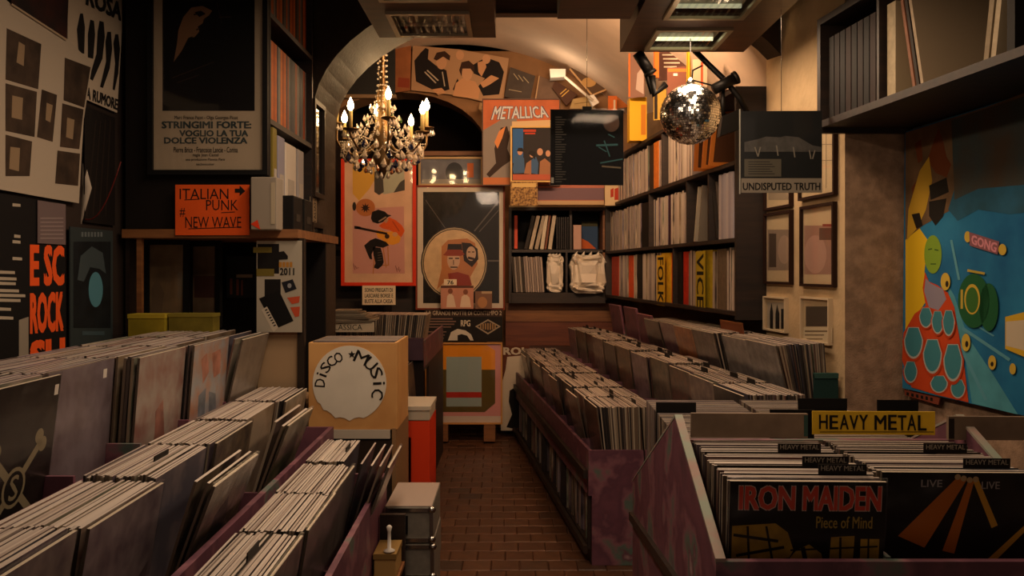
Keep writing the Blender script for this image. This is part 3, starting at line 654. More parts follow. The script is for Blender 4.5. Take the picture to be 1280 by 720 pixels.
# ------------------------------------------------------------------ right wall shelf
SF = 1.5235
def pxY(px, s=SF): return s/((px-640)/F - TR)
def unit(name, label, cat, fx, s0, s1, Y0, Y1, zs, bm=DARKWOOD, ends=True, back=True, zend=None, t=.02):
    r = thing(name, label, cat, (fx((s0+s1)/2, (Y0+Y1)/2), (Y0+Y1)/2, zs[0])); L = r.location
    def bd(nm, a, c, d, e, f, g, m=bm):
        q = MB(); board(q, fx, a, c, d, e, f, g); q.v = [(x-L.x, y-L.y, z-L.z) for x, y, z in q.v]; return q.build(nm, m, r)
    for z in zs: bd('shelf_board', s0, s1, Y0+t, Y1-t, z-t, z)
    if ends:
        bd('end_panel', s0, s1, Y0, Y0+t, zs[0]-t-.02, zend or zs[-1]); bd('end_panel', s0, s1, Y1-t, Y1, zs[0]-t-.02, zend or zs[-1])
    return r, bd
rs, bd = unit('wall_shelf', 'long black-brown record shelf along the right wall', 'shelf', RX, SF, 1.825, 4.06, 6.95, [1.18, 1.538, 1.914, 2.27])
bd('back_board', 1.825, 1.838, 4.06, 6.95, 1.14, 2.27)
for z0, z1, pxs in ((1.18, 1.518, (840,)), (1.538, 1.894, (810, 857, 884)), (1.914, 2.25, (826,))):
    for px in pxs:
        Y = pxY(px); bd('upright', SF+.005, 1.82, Y-.009, Y+.009, z0, z1)
SM = {}
def spine_mesh(t, h, col=None, col2=None):
    k = (t, h, col)
    if k not in SM:
        b = MB(); rec_faces(b, None, t, .285, h)
        if col: 
            SM[k] = b.mesh('boxed_record', [mat(col, .6, col2=col2, vs=30), mat(col, .6), mat(col, .6, var=.12, vs=40)])
        else: SM[k] = b.mesh('boxed_record', [EDGE, COVER, EDGE])
    return SM[k]
def rspine(Y, z, t, le, label, group=None, col=None, h=.31, ds=0):
    o = put('shelved_record', spine_mesh(t, h, col), None, (RX(SF+.165+ds+random.uniform(0, .012), Y), Y, z), (0, math.radians(le), YR+PI/2))
    return tag(o, label, 'record', group)
rows = [(1.18, 'bottom', [(760, 768, 'a8331a', 'dark red corner'), (779, 787, 'e0531c', 'bright orange far'), (791, 797, '171412', 'black far'), (821, 831, 'd4a824', 'yellow'), (832, 838, 'd8481c', 'orange yellow-side'), (840, 845, '1c1814', 'black near'), (846, 853, 'c23420', 'red near'), (869, 882, 'b8a022', 'yellow-green'), (888, 899, '6b5a48', 'brown')], 914),
        (1.538, 'middle', [(795, 803, '1a1613', 'black'), (828, 832, '3a2230', 'dark purple')], 856),
        (1.914, 'top', [(805, 812, '3a2c20', 'dark brown'), (812, 817, 'c8702a', 'orange')], 858)]
for z, nmr, cl, pend in rows:
    Y = 6.86; seen = set()
    div = {1.18: (840,), 1.538: (810, 857, 884), 1.914: (826,)}[z]
    while Y > pxY(pend):
        t = random.choice((.022, .03, .036, .03)); px = 640+RX(SF, Y)/Y*F; col = None
        for j, (a, b_, c, w_) in enumerate(cl):
            if a <= px <= b_:
                if j in seen: col = c; t = min(.08, max(.02, Y-pxY(b_)))
                else: seen.add(j); col = c; t = max(.02, Y-pxY(b_))
                wn = w_
        Yc = Y-t/2
        if all(abs(Yc-pxY(d)) > t/2+.012 for d in div):
            if col: rspine(Yc, z, t-.002, 0, '%s box in the %s row of the right wall shelf%s' % (wn.rsplit(' ', 1)[0] if wn.split()[-1] in ('far', 'near', 'corner', 'yellow-side') else wn, nmr, {'far': ', in its far half', 'near': ', in its near half', 'corner': ', at the corner', 'yellow-side': ', touching the yellow one'}.get(wn.split()[-1], '')), 'coloured boxes in the %s row' % nmr, col)
            else: rspine(Yc, z, t-.003, random.uniform(-1, 1), 'pale record spine in the %s row of the right wall shelf' % nmr, 'pale records in the %s row of the right wall shelf' % nmr, None, random.choice((.30, .31, .315)))
        Y -= t
def spine_text(body, px0, y0, px1, y1, m, label):
    pan = Pan((RX(SF+.004, 5), 5, 0), YR-PI/2)
    s = Sheet('spine_label', label, 'label', pan, (px0, y0, px1, y1), .002, m)
    # letters run down the strip
    yy = s.lay(); vs, fs = text_mesh(body, .02); b = MB()
    b.add([(s.W*(.5-.38)+s.W*.76*c-s.W/2+0, yy-e, s.H*(.96-.92*a)) for a, c, e in vs], fs); b.build('lettering', INK, s.root)
spine_text('FOLK', 821.5, 319, 831, 382, mat('d4a824', .6), 'yellow upright label with black letters on the bottom shelf row')
spine_text('VICE', 870, 314, 881.5, 388, mat('b8a022', .6), 'yellow-green upright label with black letters on the bottom shelf row')
for px, le, col, lab in ((861, -14, 'c8bca6', 'pale record leaning in the middle row of the right wall shelf'), (866, -12, '8f8272', 'grey-brown record leaning beside a pale one in the middle row'), (889, 16, '2c2622', 'dark record leaning by the near end of the middle shelf row'), (893, 14, '574c44', 'brown record leaning against the grey magazines')):
    rspine(pxY(px), 1.545, .012, le, lab, None, col)
gm = thing('magazine_stack', 'pale lilac-grey block of magazines at the near end of the middle shelf row', 'magazines', (RX(SF+.01, 4.25), 4.25, 1.54), (0, 0, YR+PI/2))
for k in range(6): MB().box((-.10+k*.034, -.27, 0), (-.10+k*.034+.032, -.01, .33+.004*(k % 2))).build('magazine', mat(('a8a0a6', '9a9298', 'b2a8a8')[k % 3], .6), gm)
for px, le, lab in ((878, 8, 'orange-brown wooden frame nearest the mirror ball in the top row'), (888, 14, 'orange-brown wooden frame leaning in the top shelf row'), (897, 18, 'orange-brown wooden frame nearest the end of the top shelf row')):
    Y = pxY(px)
    fr = thing('picture_frame', lab, 'frame', (RX(SF+.05, Y), Y, 1.915), (0, math.radians(-le), YR+PI/2), None)
    q = MB()
    for bx in (((-.008, -.12, 0), (.008, .10, .02)), ((-.008, -.12, .21), (.008, .10, .23)), ((-.008, -.12, .02), (.008, -.10, .21)), ((-.008, .08, .02), (.008, .10, .21))): q.box(*bx)
    q.build('frame_bars', mat('b86a28', .5), fr); MB().box((-.003, -.10, .02), (.0, .08, .21)).build('panel', mat('4a2c18', .6), fr)
# covers and boxes standing on top of the right wall shelf
pt = Pan((RX(SF+.03, 5), 5, 0), YR-PI/2)
def top_cover(name, label, cat, rect, m, arts=(), ds=.03):
    s = Sheet(name, label, cat, Pan((RX(SF+ds, 5), 5, 0), YR-PI/2), rect, .006, m, part='card')
    for fn, part, mm, a in arts: getattr(s, fn)(part, mm, *a)
    return s
pf = lambda Y: Pan((0, Y, 0), 0)
def flat(name, label, cat, Y, rect, m=PAPER, yaw=0., tilt=0., **k):
    return Sheet(name, label, cat, Pan(P((rect[0]+rect[2])/2, rect[3], Y), yaw, tilt), rect, k.pop('th', .005), m, **k)
s = flat('yellow_box', 'plain yellow record box standing at the corner above the right shelf', 'box', 5.9, (784, 126, 805, 179), mat('d9a520', .6), th=.12, part='box'); s.rect('edge_print', mat('b8721c', .6), (798, 135, 804, 172))
s = flat('record_cover', 'brown and mauve cover with orange edge left of the black spotlight', 'record cover', 5.7, (786, 66, 806, 122), mat('7a5a4c', .6), yaw=-.5); s.rect('orange_edge', mat('d8641e', .6), (786, 67, 788, 121)); s.poly('pale_shape', mat('a89488', .6), [(797, 92), (805, 82), (805, 118), (795, 112)])
s = flat('record_cover', 'dark cover with rows of white lettering above the mirror ball', 'record cover', 5.3, (823, 63, 858, 100), mat('4c2a1c', .6), yaw=-.35)
s.rect('lettering_line', mat('c8b8a0', .6), (828, 68, 850, 69.6), (829, 73, 848, 74.6), (830, 78, 850, 79.6), (830, 83, 846, 84.6))
s = flat('record_cover', 'brown triangular-cut cover with orange top edge above the mirror ball', 'record cover', 5.0, (834, 84, 858, 118), mat('6b3c28', .6), yaw=-.35); s.rect('orange_edge', mat('e0641c', .6), (835, 86, 858, 90)); s.rect('label_patch', WHITE, (842, 92, 847, 95))
s = flat('yellow_strip', 'narrow upright yellow board right above the mirror ball', 'board', 4.9, (858, 66, 863, 108), mat('d0a020', .6), th=.02, part='board'); s.rect('edge_line', mat('a8701c', .6), (858, 67, 859, 107))
s = flat('record_cover', 'cream cover with red spine behind the cable beside the mirror ball', 'record cover', 4.7, (866, 74, 884, 110), mat('b8a488', .6), yaw=-.3); s.rect('red_spine', mat('d04820', .6), (876, 78, 879, 109))
s = flat('orange_strip', 'thin upright orange board next to the black spotlight', 'board', 5.2, (817, 62, 823, 98), mat('d8621c', .6), th=.02, part='board'); s.rect('edge_line', mat('a8501c', .6), (817, 63, 818, 97))
s = flat('yellow_cover', 'dull yellow cover standing behind the mirror ball', 'record cover', 5.4, (817, 112, 833, 150), mat('a8862a', .6), yaw=-.3); s.rect('dark_side', SOOT, (818, 114, 822, 149))
s = flat('orange_globe_cover', 'orange round picture on a dark cover right of the mirror ball', 'record cover', 4.6, (899, 112, 924, 146), mat('2c1c12', .6), yaw=-.3); s.ell('orange_disc', mat('d07822', .6), (911, 129, 10, 14))

# ------------------------------------------------------------------ back shelf and what is in it
YB = 7.0
bs = thing('back_shelf', 'black-brown four-cell shelf in the back corner', 'shelf', P(696, 372, YB))
L = bs.location
def bx(nm, px0, py0, px1, py1, d0=0, d1=.32, m=DARKWOOD):
    a = P(px0, py1, YB); c = P(px1, py0, YB)
    return MB().box((a.x-L.x, d0, a.z-L.z), (c.x-L.x, d1, c.z-L.z)).build(nm, m, bs)
bx('top_board', 636, 259, 757, 263); bx('middle_board', 639, 312, 757, 315.5); bx('bottom_board', 639, 366, 757, 379)
bx('left_side', 636, 263, 639.5, 379); bx('right_side', 753.5, 263, 757, 366, m=MIDWOOD); bx('upright', 712, 263, 715, 312); bx('upright', 707, 315.5, 709.5, 366); bx('back_panel', 639.5, 263, 753.5, 366, .30, .315, BLACK)
bx('top_edge_strip', 636, 256.5, 757, 259, m=mat('c8b088', .6))
def bspine(px0, px1, py0, py1, col, label, le=0, group=None, depth=.26):
    a = P(px0, py1, YB); c = P(px1, py0, YB)
    r = tag(put('shelved_record', None, None, ((a.x+c.x)/2, YB+.02, a.z), (0, math.radians(le), 0)), label, 'record', group); w2 = (c.x-a.x)/2
    bevel(MB().box((-w2, 0, 0), (w2, depth, c.z-a.z)).build('case', mat(col, .55, coat=.2), r), .002, 1); return r, w2, c.z-a.z
r_, w_, h_ = bspine(643, 647, 269, 311, 'd2543a', 'red-labelled black spine at the left of the back shelf')
MB().box((-w_*2.2, .01, 0), (-w_*1.02, .26, h_)).build('black_case', BLACK, r_)
for px, col, lab in ((655, '2e2822', 'dark leaning spine leftmost of the tilted row on the back shelf'), (661, 'b8aa94', 'cream leaning spine second of the tilted row on the back shelf'), (668, 'a89a86', 'tan leaning spine third of the tilted row on the back shelf'), (675, 'd0c4ac', 'pale leaning spine fourth of the tilted row on the back shelf'), (680.5, '7a4a34', 'thin red-brown leaning spine of the tilted row on the back shelf'), (685, 'c4b69e', 'cream leaning spine rightmost of the tilted row on the back shelf')):
    bspine(px, px+(4.6 if 'thin' not in lab else 2.6), 268, 311.5, col, lab, 13 if px < 672 else 8)
for k in range(6): bspine(695.5+k*2.7, 697.6+k*2.7, 271, 311.5, '1d1a18' if k % 2 else '2c2826', 'black spine in the block beside the upright of the back shelf', 0, 'black spines on the back shelf')
s = flat('record_cover', 'blue cover with an orange corner standing in the right cell of the back shelf', 'record cover', YB+.2, (727, 277, 747, 311.5), mat('2f4a6e', .6)); s.poly('orange_corner', mat('c8602a', .6), [(727, 298), (735, 302), (745, 311), (727, 311)]); s.rect('dark_top', mat('3c3a20', .6), (727, 277, 747, 283))
bspine(717, 727, 281, 311.8, 'c09a8a', 'pinkish box in the right cell of the back shelf', 0, None, .12)
for k in range(13):
    bspine(642+k*3.0, 644.6+k*3.0, 320+random.uniform(0, 1.5), 365.5, ('3a332c', '8a8078', '5a5048', '94897c')[k % 4] if k < 5 else ('a8988c', '8c7e76')[k % 2], 'grey record spine in the lower left cell of the back shelf', -4, 'grey spines in the lower back shelf')
def bag(label, px0, py0, px1, py1, Y, seed, dep=.10):
    rnd = random.Random(seed); a = P(px0, py1, Y); c = P(px1, py0, Y); r = thing('plastic_bag', label, 'bag', ((a.x+c.x)/2, Y, a.z), (0, 0, 0))
    W, H = (c.x-a.x), c.z-a.z; bm = bmesh.new(); bmesh.ops.create_icosphere(bm, subdivisions=4, radius=1)
    for v in bm.verts:
        x, y, z = v.co; sq = lambda q: math.copysign(abs(q)**.42, q)
        n = math.sin(x*9+seed+2*z)*math.sin(z*5+seed)*.13+math.sin(z*15+x*6+seed)*.07+rnd.uniform(-.05, .05)
        top = .07*math.sin(x*8+seed) if z > .5 else 0
        v.co = Vector((sq(x)*W/2*(1+n*.6), sq(y)*dep*(1+3.2*n), H/2+(sq(z)+top)*H/2*.97))
    zmin = min(v.co.z for v in bm.verts)
    for v in bm.verts: v.co.z = max(0, v.co.z-zmin)
    me = bpy.data.meshes.new('bag'); bm.to_mesh(me); bm.free(); me.materials.append(mat('e2d8c8', .35, coat=.4))
    put('wrapping', me, r)
    q = MB()
    for k in range(4): q.tube([(W*(-.35+.2*k), -dep*.7, H*.93), (W*(-.33+.2*k)+.01, -dep*.5, H*1.03)], [.016, .003], 6)
    q.build('knot_end', mat('e2d8c8', .35, coat=.4), r)
bag('small crumpled white plastic bag in the lower left cell of the back shelf', 683, 317, 704, 366, YB+.06, 2.0, .05)
bag('bulky white plastic-wrapped parcel at the corner of the back shelf', 712, 316, 757, 367, YB+.0, 5.0, .09)
wp = thing('wooden_counter', 'brown wooden counter front below the back shelf', 'counter', P(700, 540, 7.12)); L2 = wp.location
for k, (y0, y1, m) in enumerate(((379, 402, MIDWOOD), (402.5, 432, wood_mat('5a2a18', '6e3820')), (432.5, 540, wood_mat('3c2014', '4c2a1a')))):
    a = P(632, y1, 7.12); c = P(775, y0, 7.12); MB().box((a.x-L2.x, 0, a.z-L2.z), (c.x-L2.x, .22, c.z-L2.z)).build('panel', m, wp)

# ------------------------------------------------------------------ posters at the back
YP = 6.85
g = flat('guitarist_poster', 'tall red-framed poster of a seated guitarist in a black hat', 'poster', 6.8, (431, 203, 516, 353), mat('cfa98a', .7, var=.1, vs=5), frame=mat('c8351a', .5), fw=.027, glass=True)
g.poly('yellow_wash', mat('d0a040', .7), [(441, 203), (466, 203), (470, 222), (462, 236), (449, 251), (441, 242)]).poly('grey_wash', mat('a8a892', .7), [(468, 203), (505, 203), (506, 238), (480, 243), (470, 236)])
g.poly('dark_profile', mat('4a443e', .7), [(468, 215), (475, 212), (479, 224), (480, 240), (474, 244), (468, 240)], [(500, 228), (506, 224), (506, 238), (492, 241)])
g.poly('pink_wash', mat('c08c80', .7), [(441, 262), (505, 258), (506, 342), (441, 342)]).ell('sun', mat('b06a38', .7), (457, 259.5, 12, 11)).poly('sun_rays', mat('2c1a12', .7), [(457+(6.5 if i_ % 2 == 0 else 3)*math.sin(i_*PI/9), 260-(6.5 if i_ % 2 == 0 else 3)*math.cos(i_*PI/9)) for i_ in range(18)])
gz = lambda pts: zz(pts, 3.789, 430, 200)
g.ell('dark_oval', mat('2c241e', .7), (443, 258, 2.4, 5.5)).poly('stool', mat('b0743c', .7), *[gz(bar(*q_, 5)) for q_ in ((148, 430, 138, 540), (185, 410, 200, 510), (208, 408, 212, 500), (140, 500, 212, 498))])
g.poly('orange_jacket', mat('d0561c', .7), gz([(165, 312), (195, 290), (215, 272), (245, 285), (275, 310), (288, 335), (272, 366), (246, 347), (215, 332), (182, 324)])).poly('jacket_fold', mat('a83e14', .7), gz(bar(230, 290, 262, 338, 5)))
g.poly('guitar', mat('d8922c', .7), gz([(150, 336), (172, 330), (198, 340), (228, 338), (256, 352), (270, 370), (262, 392), (232, 403), (198, 396), (180, 376), (160, 368)])).ell('sound_hole', mat('3a2414', .7), (484, 295.5, 3, 3)).ell('hand', mat('c89468', .7), (494, 293, 3.4, 2.8))
g.poly('guitar_neck', mat('2a1a12', .7), gz(bar(60, 320, 205, 350, 11)), gz([(50, 312), (80, 316), (78, 328), (50, 326)]))
g.poly('legs', mat('1c1614', .7), gz([(125, 380), (150, 370), (200, 388), (214, 404), (186, 416), (152, 410), (140, 428), (132, 446), (134, 472), (122, 468), (110, 440), (96, 405)]), gz([(138, 412), (174, 416), (184, 448), (189, 484), (182, 500), (162, 517), (142, 510), (150, 488), (140, 450)]))
g.poly('boot_glints', mat('6a5c50', .7), *[gz(bar(160, 440+i_*12, 180, 437+i_*12, 2)) for i_ in range(4)])
g.poly('black_hat', mat('171311', .7), gz([(128, 276), (134, 246), (163, 235), (195, 245), (208, 258), (226, 262), (204, 274), (192, 292), (160, 302), (136, 294)])).poly('hat_band', mat('8a7460', .7), gz(bar(165, 292, 200, 270, 7))).poly('face', mat('b08060', .7), gz([(188, 290), (204, 276), (212, 284), (200, 300)]))
g.poly('scribble', mat('6a3a34', .7), *[zz(bar(245+i*7, 500+(i*13) % 20, 252+i*6, 530-(i*7) % 14, 2.5), 3.789, 430, 200) for i in range(4)], *[zz(bar(45+i*9, 490+(i*11) % 24, 52+i*9, 520-(i*5) % 12, 2.5), 3.789, 430, 200) for i in range(3)])
n = flat('notice', 'small cream notice asking to leave bags at the desk, under the guitarist poster', 'notice', 6.75, (453, 357, 494.5, 381), CREAM)
n.text('lettering', INK, ('SONO PREGATI DI', 456, 360, 491, 365), ('LASCIARE BORSE E', 456, 367, 491.5, 372), ('BUSTE ALLA CASSA', 456, 374, 491, 379), bold=.02)
d = flat('drum_poster', 'framed black poster of a round drum head painted with bearded men', 'poster', 6.9, (522, 234, 629, 385), mat('c8bca8', .7), frame=mat('7a3420', .5), fw=.014, glass=True)
d.rect('black_field', mat('1b1815', .6, var=.2, vs=12), (529, 240, 624, 379)).poly('light_streaks', mat('5c5650', .7), bar(593, 289, 623, 252, 1.6), bar(599, 290, 624, 262, 1), bar(532, 250, 560, 290, .8), bar(604, 326, 624, 326, 2))
d.ell('drum_rim', mat('2c241e', .6), (568, 329, 42, 46)).ell('rim_ring', mat('a89878', .6), (568, 329, 40.5, 44.5)).ell('rim_gap', mat('2c241e', .6), (568, 329, 39.2, 43)).ell('drum_head', mat('c8ac84', .7, var=.1, vs=14), (568, 329, 38.2, 42))
d.poly('beard_blot', mat('b07448', .7), [(552, 308), (560, 300), (584, 298), (594, 304), (597, 330), (588, 346), (590, 360), (556, 352), (546, 362), (552, 336)])
d.poly('dark_hair', mat('2a1f1a', .7), [(577, 303), (588, 304), (597, 311), (598, 324), (590, 334), (580, 326)], [(560, 305), (577, 305), (578, 313), (559, 313)])
d.ell('face', mat('c0a084', .7), (567, 325, 8, 12), (589, 317, 6, 9)).poly('red_hat', mat('8a3a22', .7), [(554, 319), (560, 312), (576, 312), (581, 318), (576, 320), (560, 320)])
d.poly('features', mat('3c2820', .7), bar(561, 323, 566, 323, 1.6), bar(569, 323, 574, 323, 1.6), bar(567, 325, 567, 331, 1), bar(563, 334, 572, 334, 1.6), bar(585, 315, 588, 315, 1.4), bar(590, 315, 593, 315, 1.4), bar(585, 322, 593, 324, 3))
d.poly('red_coat', mat('8a3420', .7), [(560, 342), (572, 340), (586, 344), (590, 356), (575, 364), (562, 356)])
c1 = flat('record_cover', 'small pinkish record cover with two people, propped before the drum poster', 'record cover', 6.8, (551, 357, 592, 386), mat('b8806a', .6)); c1.rect('dark_top', mat('5a3a30', .6), (551, 357, 592, 360))
c1.poly('people', mat('d0b8a0', .6), [(558, 384), (559, 370), (563, 366), (567, 370), (570, 384)], [(575, 384), (577, 371), (582, 367), (587, 372), (589, 384)]).ell('heads', mat('7a4a38', .6), (563, 364, 3, 3.5), (582, 365, 3, 3.5))
c2 = flat('record_cover', 'smaller brown record cover beside the pinkish one before the drum poster', 'record cover', 6.78, (594, 364, 615, 386), mat('7a5a48', .6)); c2.ell('round_shape', mat('a87850', .6), (603, 378, 6, 7)).rect('strip', mat('b09878', .6), (602, 364, 615, 367))
c3 = flat('price_card', 'tiny price card reading 76 above the pinkish record cover', 'card', 6.79, (555, 349, 571, 356.5), CREAM); c3.text('number', INK, ('76', 559, 350.5, 567, 355.5), bold=.02)
k = flat('concert_poster', 'black concert poster with a diamond emblem between drum poster and pink print', 'poster', 6.85, (531, 386.5, 628, 427), mat('1d1917', .6))
k.rect('heading_band', mat('3a2a22', .6), (531, 387, 628, 396)).text('heading', mat('b8a890', .6), ('LA GRANDE NOTTE DI CONTEMPO 2', 533, 388.5, 627, 394)).rect('small_text_line', mat('7a6054', .6), (535, 397.5, 566, 399.3), (534, 401, 570, 402.6), (534, 404.4, 568, 406), (534, 408, 564, 409.4), (533, 414, 558, 415.4), (533, 418, 556, 419.4), (533, 422, 555, 423.4))
k.text('logo', mat('c8bca4', .6), ('RPG', 576, 400, 588, 408), bold=.03).poly('diamond', mat('a0927c', .6), [(594, 408), (610, 399), (626, 408), (610, 418)]).poly('diamond_field', mat('2a2420', .6), [(597, 408), (610, 401), (623, 408), (610, 416)]).rect('diamond_stripe', mat('9a7a54', .6), *[(600+i*3, 405-min(i, 7-i)*.4, 601.8+i*3, 411+min(i, 7-i)*.4) for i in range(7)])
k.poly('white_drawing', mat('c8c0b0', .6), [(560, 425.5), (564, 415), (572, 411), (582, 413), (589, 418), (592, 425.5), (588, 425.5), (584, 419.5), (577, 417.5), (572, 419), (572, 425.5)])
mp = flat('pop_art_print', 'square pink framed print with orange, grey-blue and olive colour fields, standing on the floor', 'print', 6.72, (533.5, 430, 626, 528), mat('c98a86', .6), tilt=-.03, frame=mat('c0894c', .5), fw=.013, glass=True)
mp.rect('white_margin', mat('c8b8aa', .6), (533.5, 520, 626, 528)).poly('olive_field', mat('5a4a1c', .6), [(541, 458), (619, 458), (619, 504), (606, 515), (554, 515), (541, 504)])
mp.poly('orange_field', mat('d88a1e', .6), [(541, 438), (552, 431), (608, 431), (619, 438), (619, 462), (541, 462)]).poly('grey_blue_field', mat('8fa09c', .6), [(558, 446), (602, 446), (602, 508), (558, 508)]).rect('red_bar', mat('a82a1c', .6), (558, 490, 602, 497))
for px in (553, 612):
    p = P(px, 531, 6.70); q = MB(); q.box((p.x-.045-mp.root.location.x, -.03, -p.z+.002), (p.x+.045-mp.root.location.x, .06, -.012)); q.build('foot_block', MIDWOOD, mp.root)
r = flat('white_poster', 'white poster with a black figure and the letters ROL, low beside the right bins', 'poster', 6.95, (626, 432, 662, 538), mat('5a3020', .6))
r.poly('white_shape', mat('c8bca8', .6), [(634, 446), (656, 444), (656, 500), (645, 520), (640, 538), (626, 538), (627, 480), (632, 462)]).text('letters', mat('c0b4a0', .6), ('ROL', 629, 434, 660, 443.5), bold=.04)
r.poly('black_figure', INK, [(637, 488), (644, 484), (650, 488), (656, 486), (656, 532), (644, 536), (633, 534), (640, 518), (636, 502)])
# upper posters
mt = flat('orange_poster', 'orange painted poster with silvery metallic lettering and a running figure', 'poster', 6.75, (604, 125, 699, 231), mat('c06a44', .7, var=.15, vs=5), frame=mat('5a4438', .5), fw=.008)
mt.poly('grey_sky', mat('8a8078', .7), [(604, 163), (626, 150), (646, 148), (646, 231), (604, 231)]).poly('pale_glow', mat('d8b888', .7), [(640, 152), (690, 150), (690, 162), (640, 164)])
mt.text4('lettering_edge', mat('2f3d56', .6), 'METALLICA', [(618, 132.5), (682, 132.5), (687, 147.5), (613, 150.5)], .06).text4('lettering', mat('c8ccd0', .6), 'METALLICA', [(619, 133), (681, 133), (686, 147), (614, 150)], .02)
mt.poly('running_figure', mat('3a2c26', .7), [(626, 160), (634, 158), (637, 170), (634, 186), (640, 200), (628, 208), (612, 222), (608, 218), (620, 204), (618, 186), (622, 172)]).poly('flame', mat('d88a50', .7), [(618, 178), (624, 164), (632, 158), (628, 172), (622, 186)]).rect('orange_ground', mat('c07448', .7), (604, 222, 640, 231))
bp = flat('band_poster', 'yellow-edged poster of four people against blue and black', 'poster', 6.6, (640, 160, 692, 226), mat('26201f', .6), frame=mat('d8b068', .6), fw=.012)
bp.rect('blue_side', mat('2a5a92', .6), (641, 161, 654, 204)).rect('red_strips', mat('b03a1c', .6), (654, 162, 670, 165), (656, 166, 669, 168)).rect('red_floor', mat('b0583c', .6), (641, 218, 691, 225))
bp.poly('coats', mat('3a5a80', .6), [(641, 212), (643, 196), (650, 192), (655, 198), (656, 216), (642, 217)], [(662, 216), (664, 200), (670, 196), (673, 204), (672, 218)]).poly('brown_coats', mat('9a6a48', .6), [(655, 217), (658, 204), (664, 200), (664, 218)], [(674, 218), (675, 202), (681, 198), (688, 204), (690, 218)])
bp.ell('heads', mat('c09070', .6), (650, 190, 3.2, 4), (665, 193, 3, 4), (675, 190, 3.6, 4.5), (685, 192, 3, 4)).poly('hair', mat('1a1412', .6), [(646, 189), (648, 185), (653, 185), (655, 190)], [(660, 192), (663, 188), (669, 190), (669, 200), (666, 196)])
su = flat('sunset_poster', 'wide poster of a red and mauve sunset over water above the back shelf', 'poster', 6.78, (672, 218, 755, 256), mat('b8705a', .7)); su.rect('mauve_water', mat('7a6068', .7), (672, 235, 755, 250)).rect('pale_base', mat('c0a078', .7), (672, 251, 755, 256))
gl = flat('record_cover', 'small gold crowded record cover in front of the sunset poster', 'record cover', 6.55, (638, 227, 672, 257), mat('b08a50', .6, col2='4a2c1a', vs=60)); gl.rect('title_band', mat('c8a868', .6), (640, 229, 670, 234))
rc = flat('record_cover', 'cream card with red shapes at the right end above the back shelf', 'record cover', 6.6, (756, 222, 776, 257), mat('c8b088', .6)); rc.poly('red_shapes', mat('a8341c', .6), [(763, 237), (767, 235), (767, 246), (763, 247)], [(768, 236), (775, 234), (775, 250), (768, 250)])
# lunette posters on the back wall
L1 = flat('band_photo', 'large brown photograph of a band in dark jackets under the vault', 'poster', 7.3, (515, 62, 634, 128), mat('b08a66', .7), outline=[(516, 57), (575, 62), (636, 73), (628, 133), (570, 119), (514, 113)])
L1.poly('dark_jackets', mat('1c1614', .7), [(518, 76), (526, 66), (532, 60), (536, 62), (535, 74), (545, 82), (558, 88), (562, 112), (548, 116), (520, 102)], [(590, 82), (600, 76), (608, 72), (624, 78), (630, 90), (624, 118), (604, 120), (598, 108), (606, 98), (592, 92)], [(566, 112), (572, 98), (576, 108), (572, 118)])
L1.poly('white_stripes', mat('b8a890', .7), bar(531, 90, 545, 104, 1.6), bar(534, 88, 548, 101, 1.6), bar(553, 90, 556, 108, 1.4))
L1.poly('hands_and_shirt', mat('c89468', .7), [(566, 120), (570, 104), (578, 98), (594, 102), (600, 112), (598, 124), (580, 122)], [(540, 112), (552, 110), (558, 116), (548, 119)], [(600, 104), (614, 94), (624, 98), (612, 106), (604, 110)], [(597, 78), (606, 76), (608, 84), (602, 96), (598, 90)])
L1.ell('faces', mat('c89870', .7), (552, 78, 6.5, 9), (584, 92, 6.5, 9), (575, 69, 5, 6), (608, 74, 5, 6)).poly('hair', mat('3a2418', .7), [(542, 74), (546, 66), (556, 64), (563, 70), (562, 76), (554, 71), (546, 76)], [(574, 88), (577, 78), (586, 76), (593, 82), (593, 92), (588, 86), (578, 86), (577, 96)])
def lun(label, pts, col, arts=(), Y=7.28, name='wall_poster'):
    xs = [p[0] for p in pts]; ys = [p[1] for p in pts]
    s = flat(name, label, 'poster', Y, (min(xs), min(ys), max(xs), max(ys)), mat(col, .7, var=.15, vs=8), outline=pts)
    for part, c, ps in arts: s.poly(part, mat(c, .7), *ps)
    return s
lun('orange-brown poster at the left end of the vault wall', [(487, 59), (514, 57), (513, 113), (487, 117)], '9a5f38', [('red_square', '8a3c24', [[(498, 97), (512, 98), (512, 110), (497, 109)]])])
lun('dark grey poster with pale script beside the band photograph', [(638, 84), (669, 95), (662, 128), (630, 121)], '4a4038', [('script', 'a89878', [bar(642, 92, 648, 100, 1), bar(648, 94, 654, 102, 1), bar(654, 96, 661, 104, 1), bar(636, 112, 652, 115, .8)])])
lun('brown-grey poster in the middle of the vault wall', [(674, 95), (702, 105), (697, 130), (667, 127)], '6e5644', [('pale_edge', 'b8946a', [bar(674, 95, 669, 127, 1.2)])])
lun('tilted dark brown cover with yellow bars on the vault wall', [(694, 101), (722, 118), (708, 132), (690, 110)], '4a2e1e', [('yellow_bars', 'c89a48', [bar(700, 118, 708, 111, 1.2), bar(702, 121, 711, 113, 1.2)])], 7.22)
lun('tilted square cover with a pale oval, near the white wall lamp', [(712, 86), (741, 76), (775, 104), (738, 120)], '5a4430', [('pale_edge', 'c09868', [bar(712, 86, 740, 119, 2.2), bar(738, 120, 775, 105, 2)]), ('pale_oval', 'b89058', [circ(736, 103, 9, 6)]), ('small_oval', 'a88858', [circ(723, 86, 4, 3)])], 7.15)
lun('large plain mauve-brown cover with worn edge under the vault', [(738, 70), (775, 52), (788, 60), (786, 88)], '8a6450', [('orange_edge', 'b0683c', [bar(738, 70, 775, 52, 1.6), bar(738, 70, 786, 87, 1.4)])], 7.0)
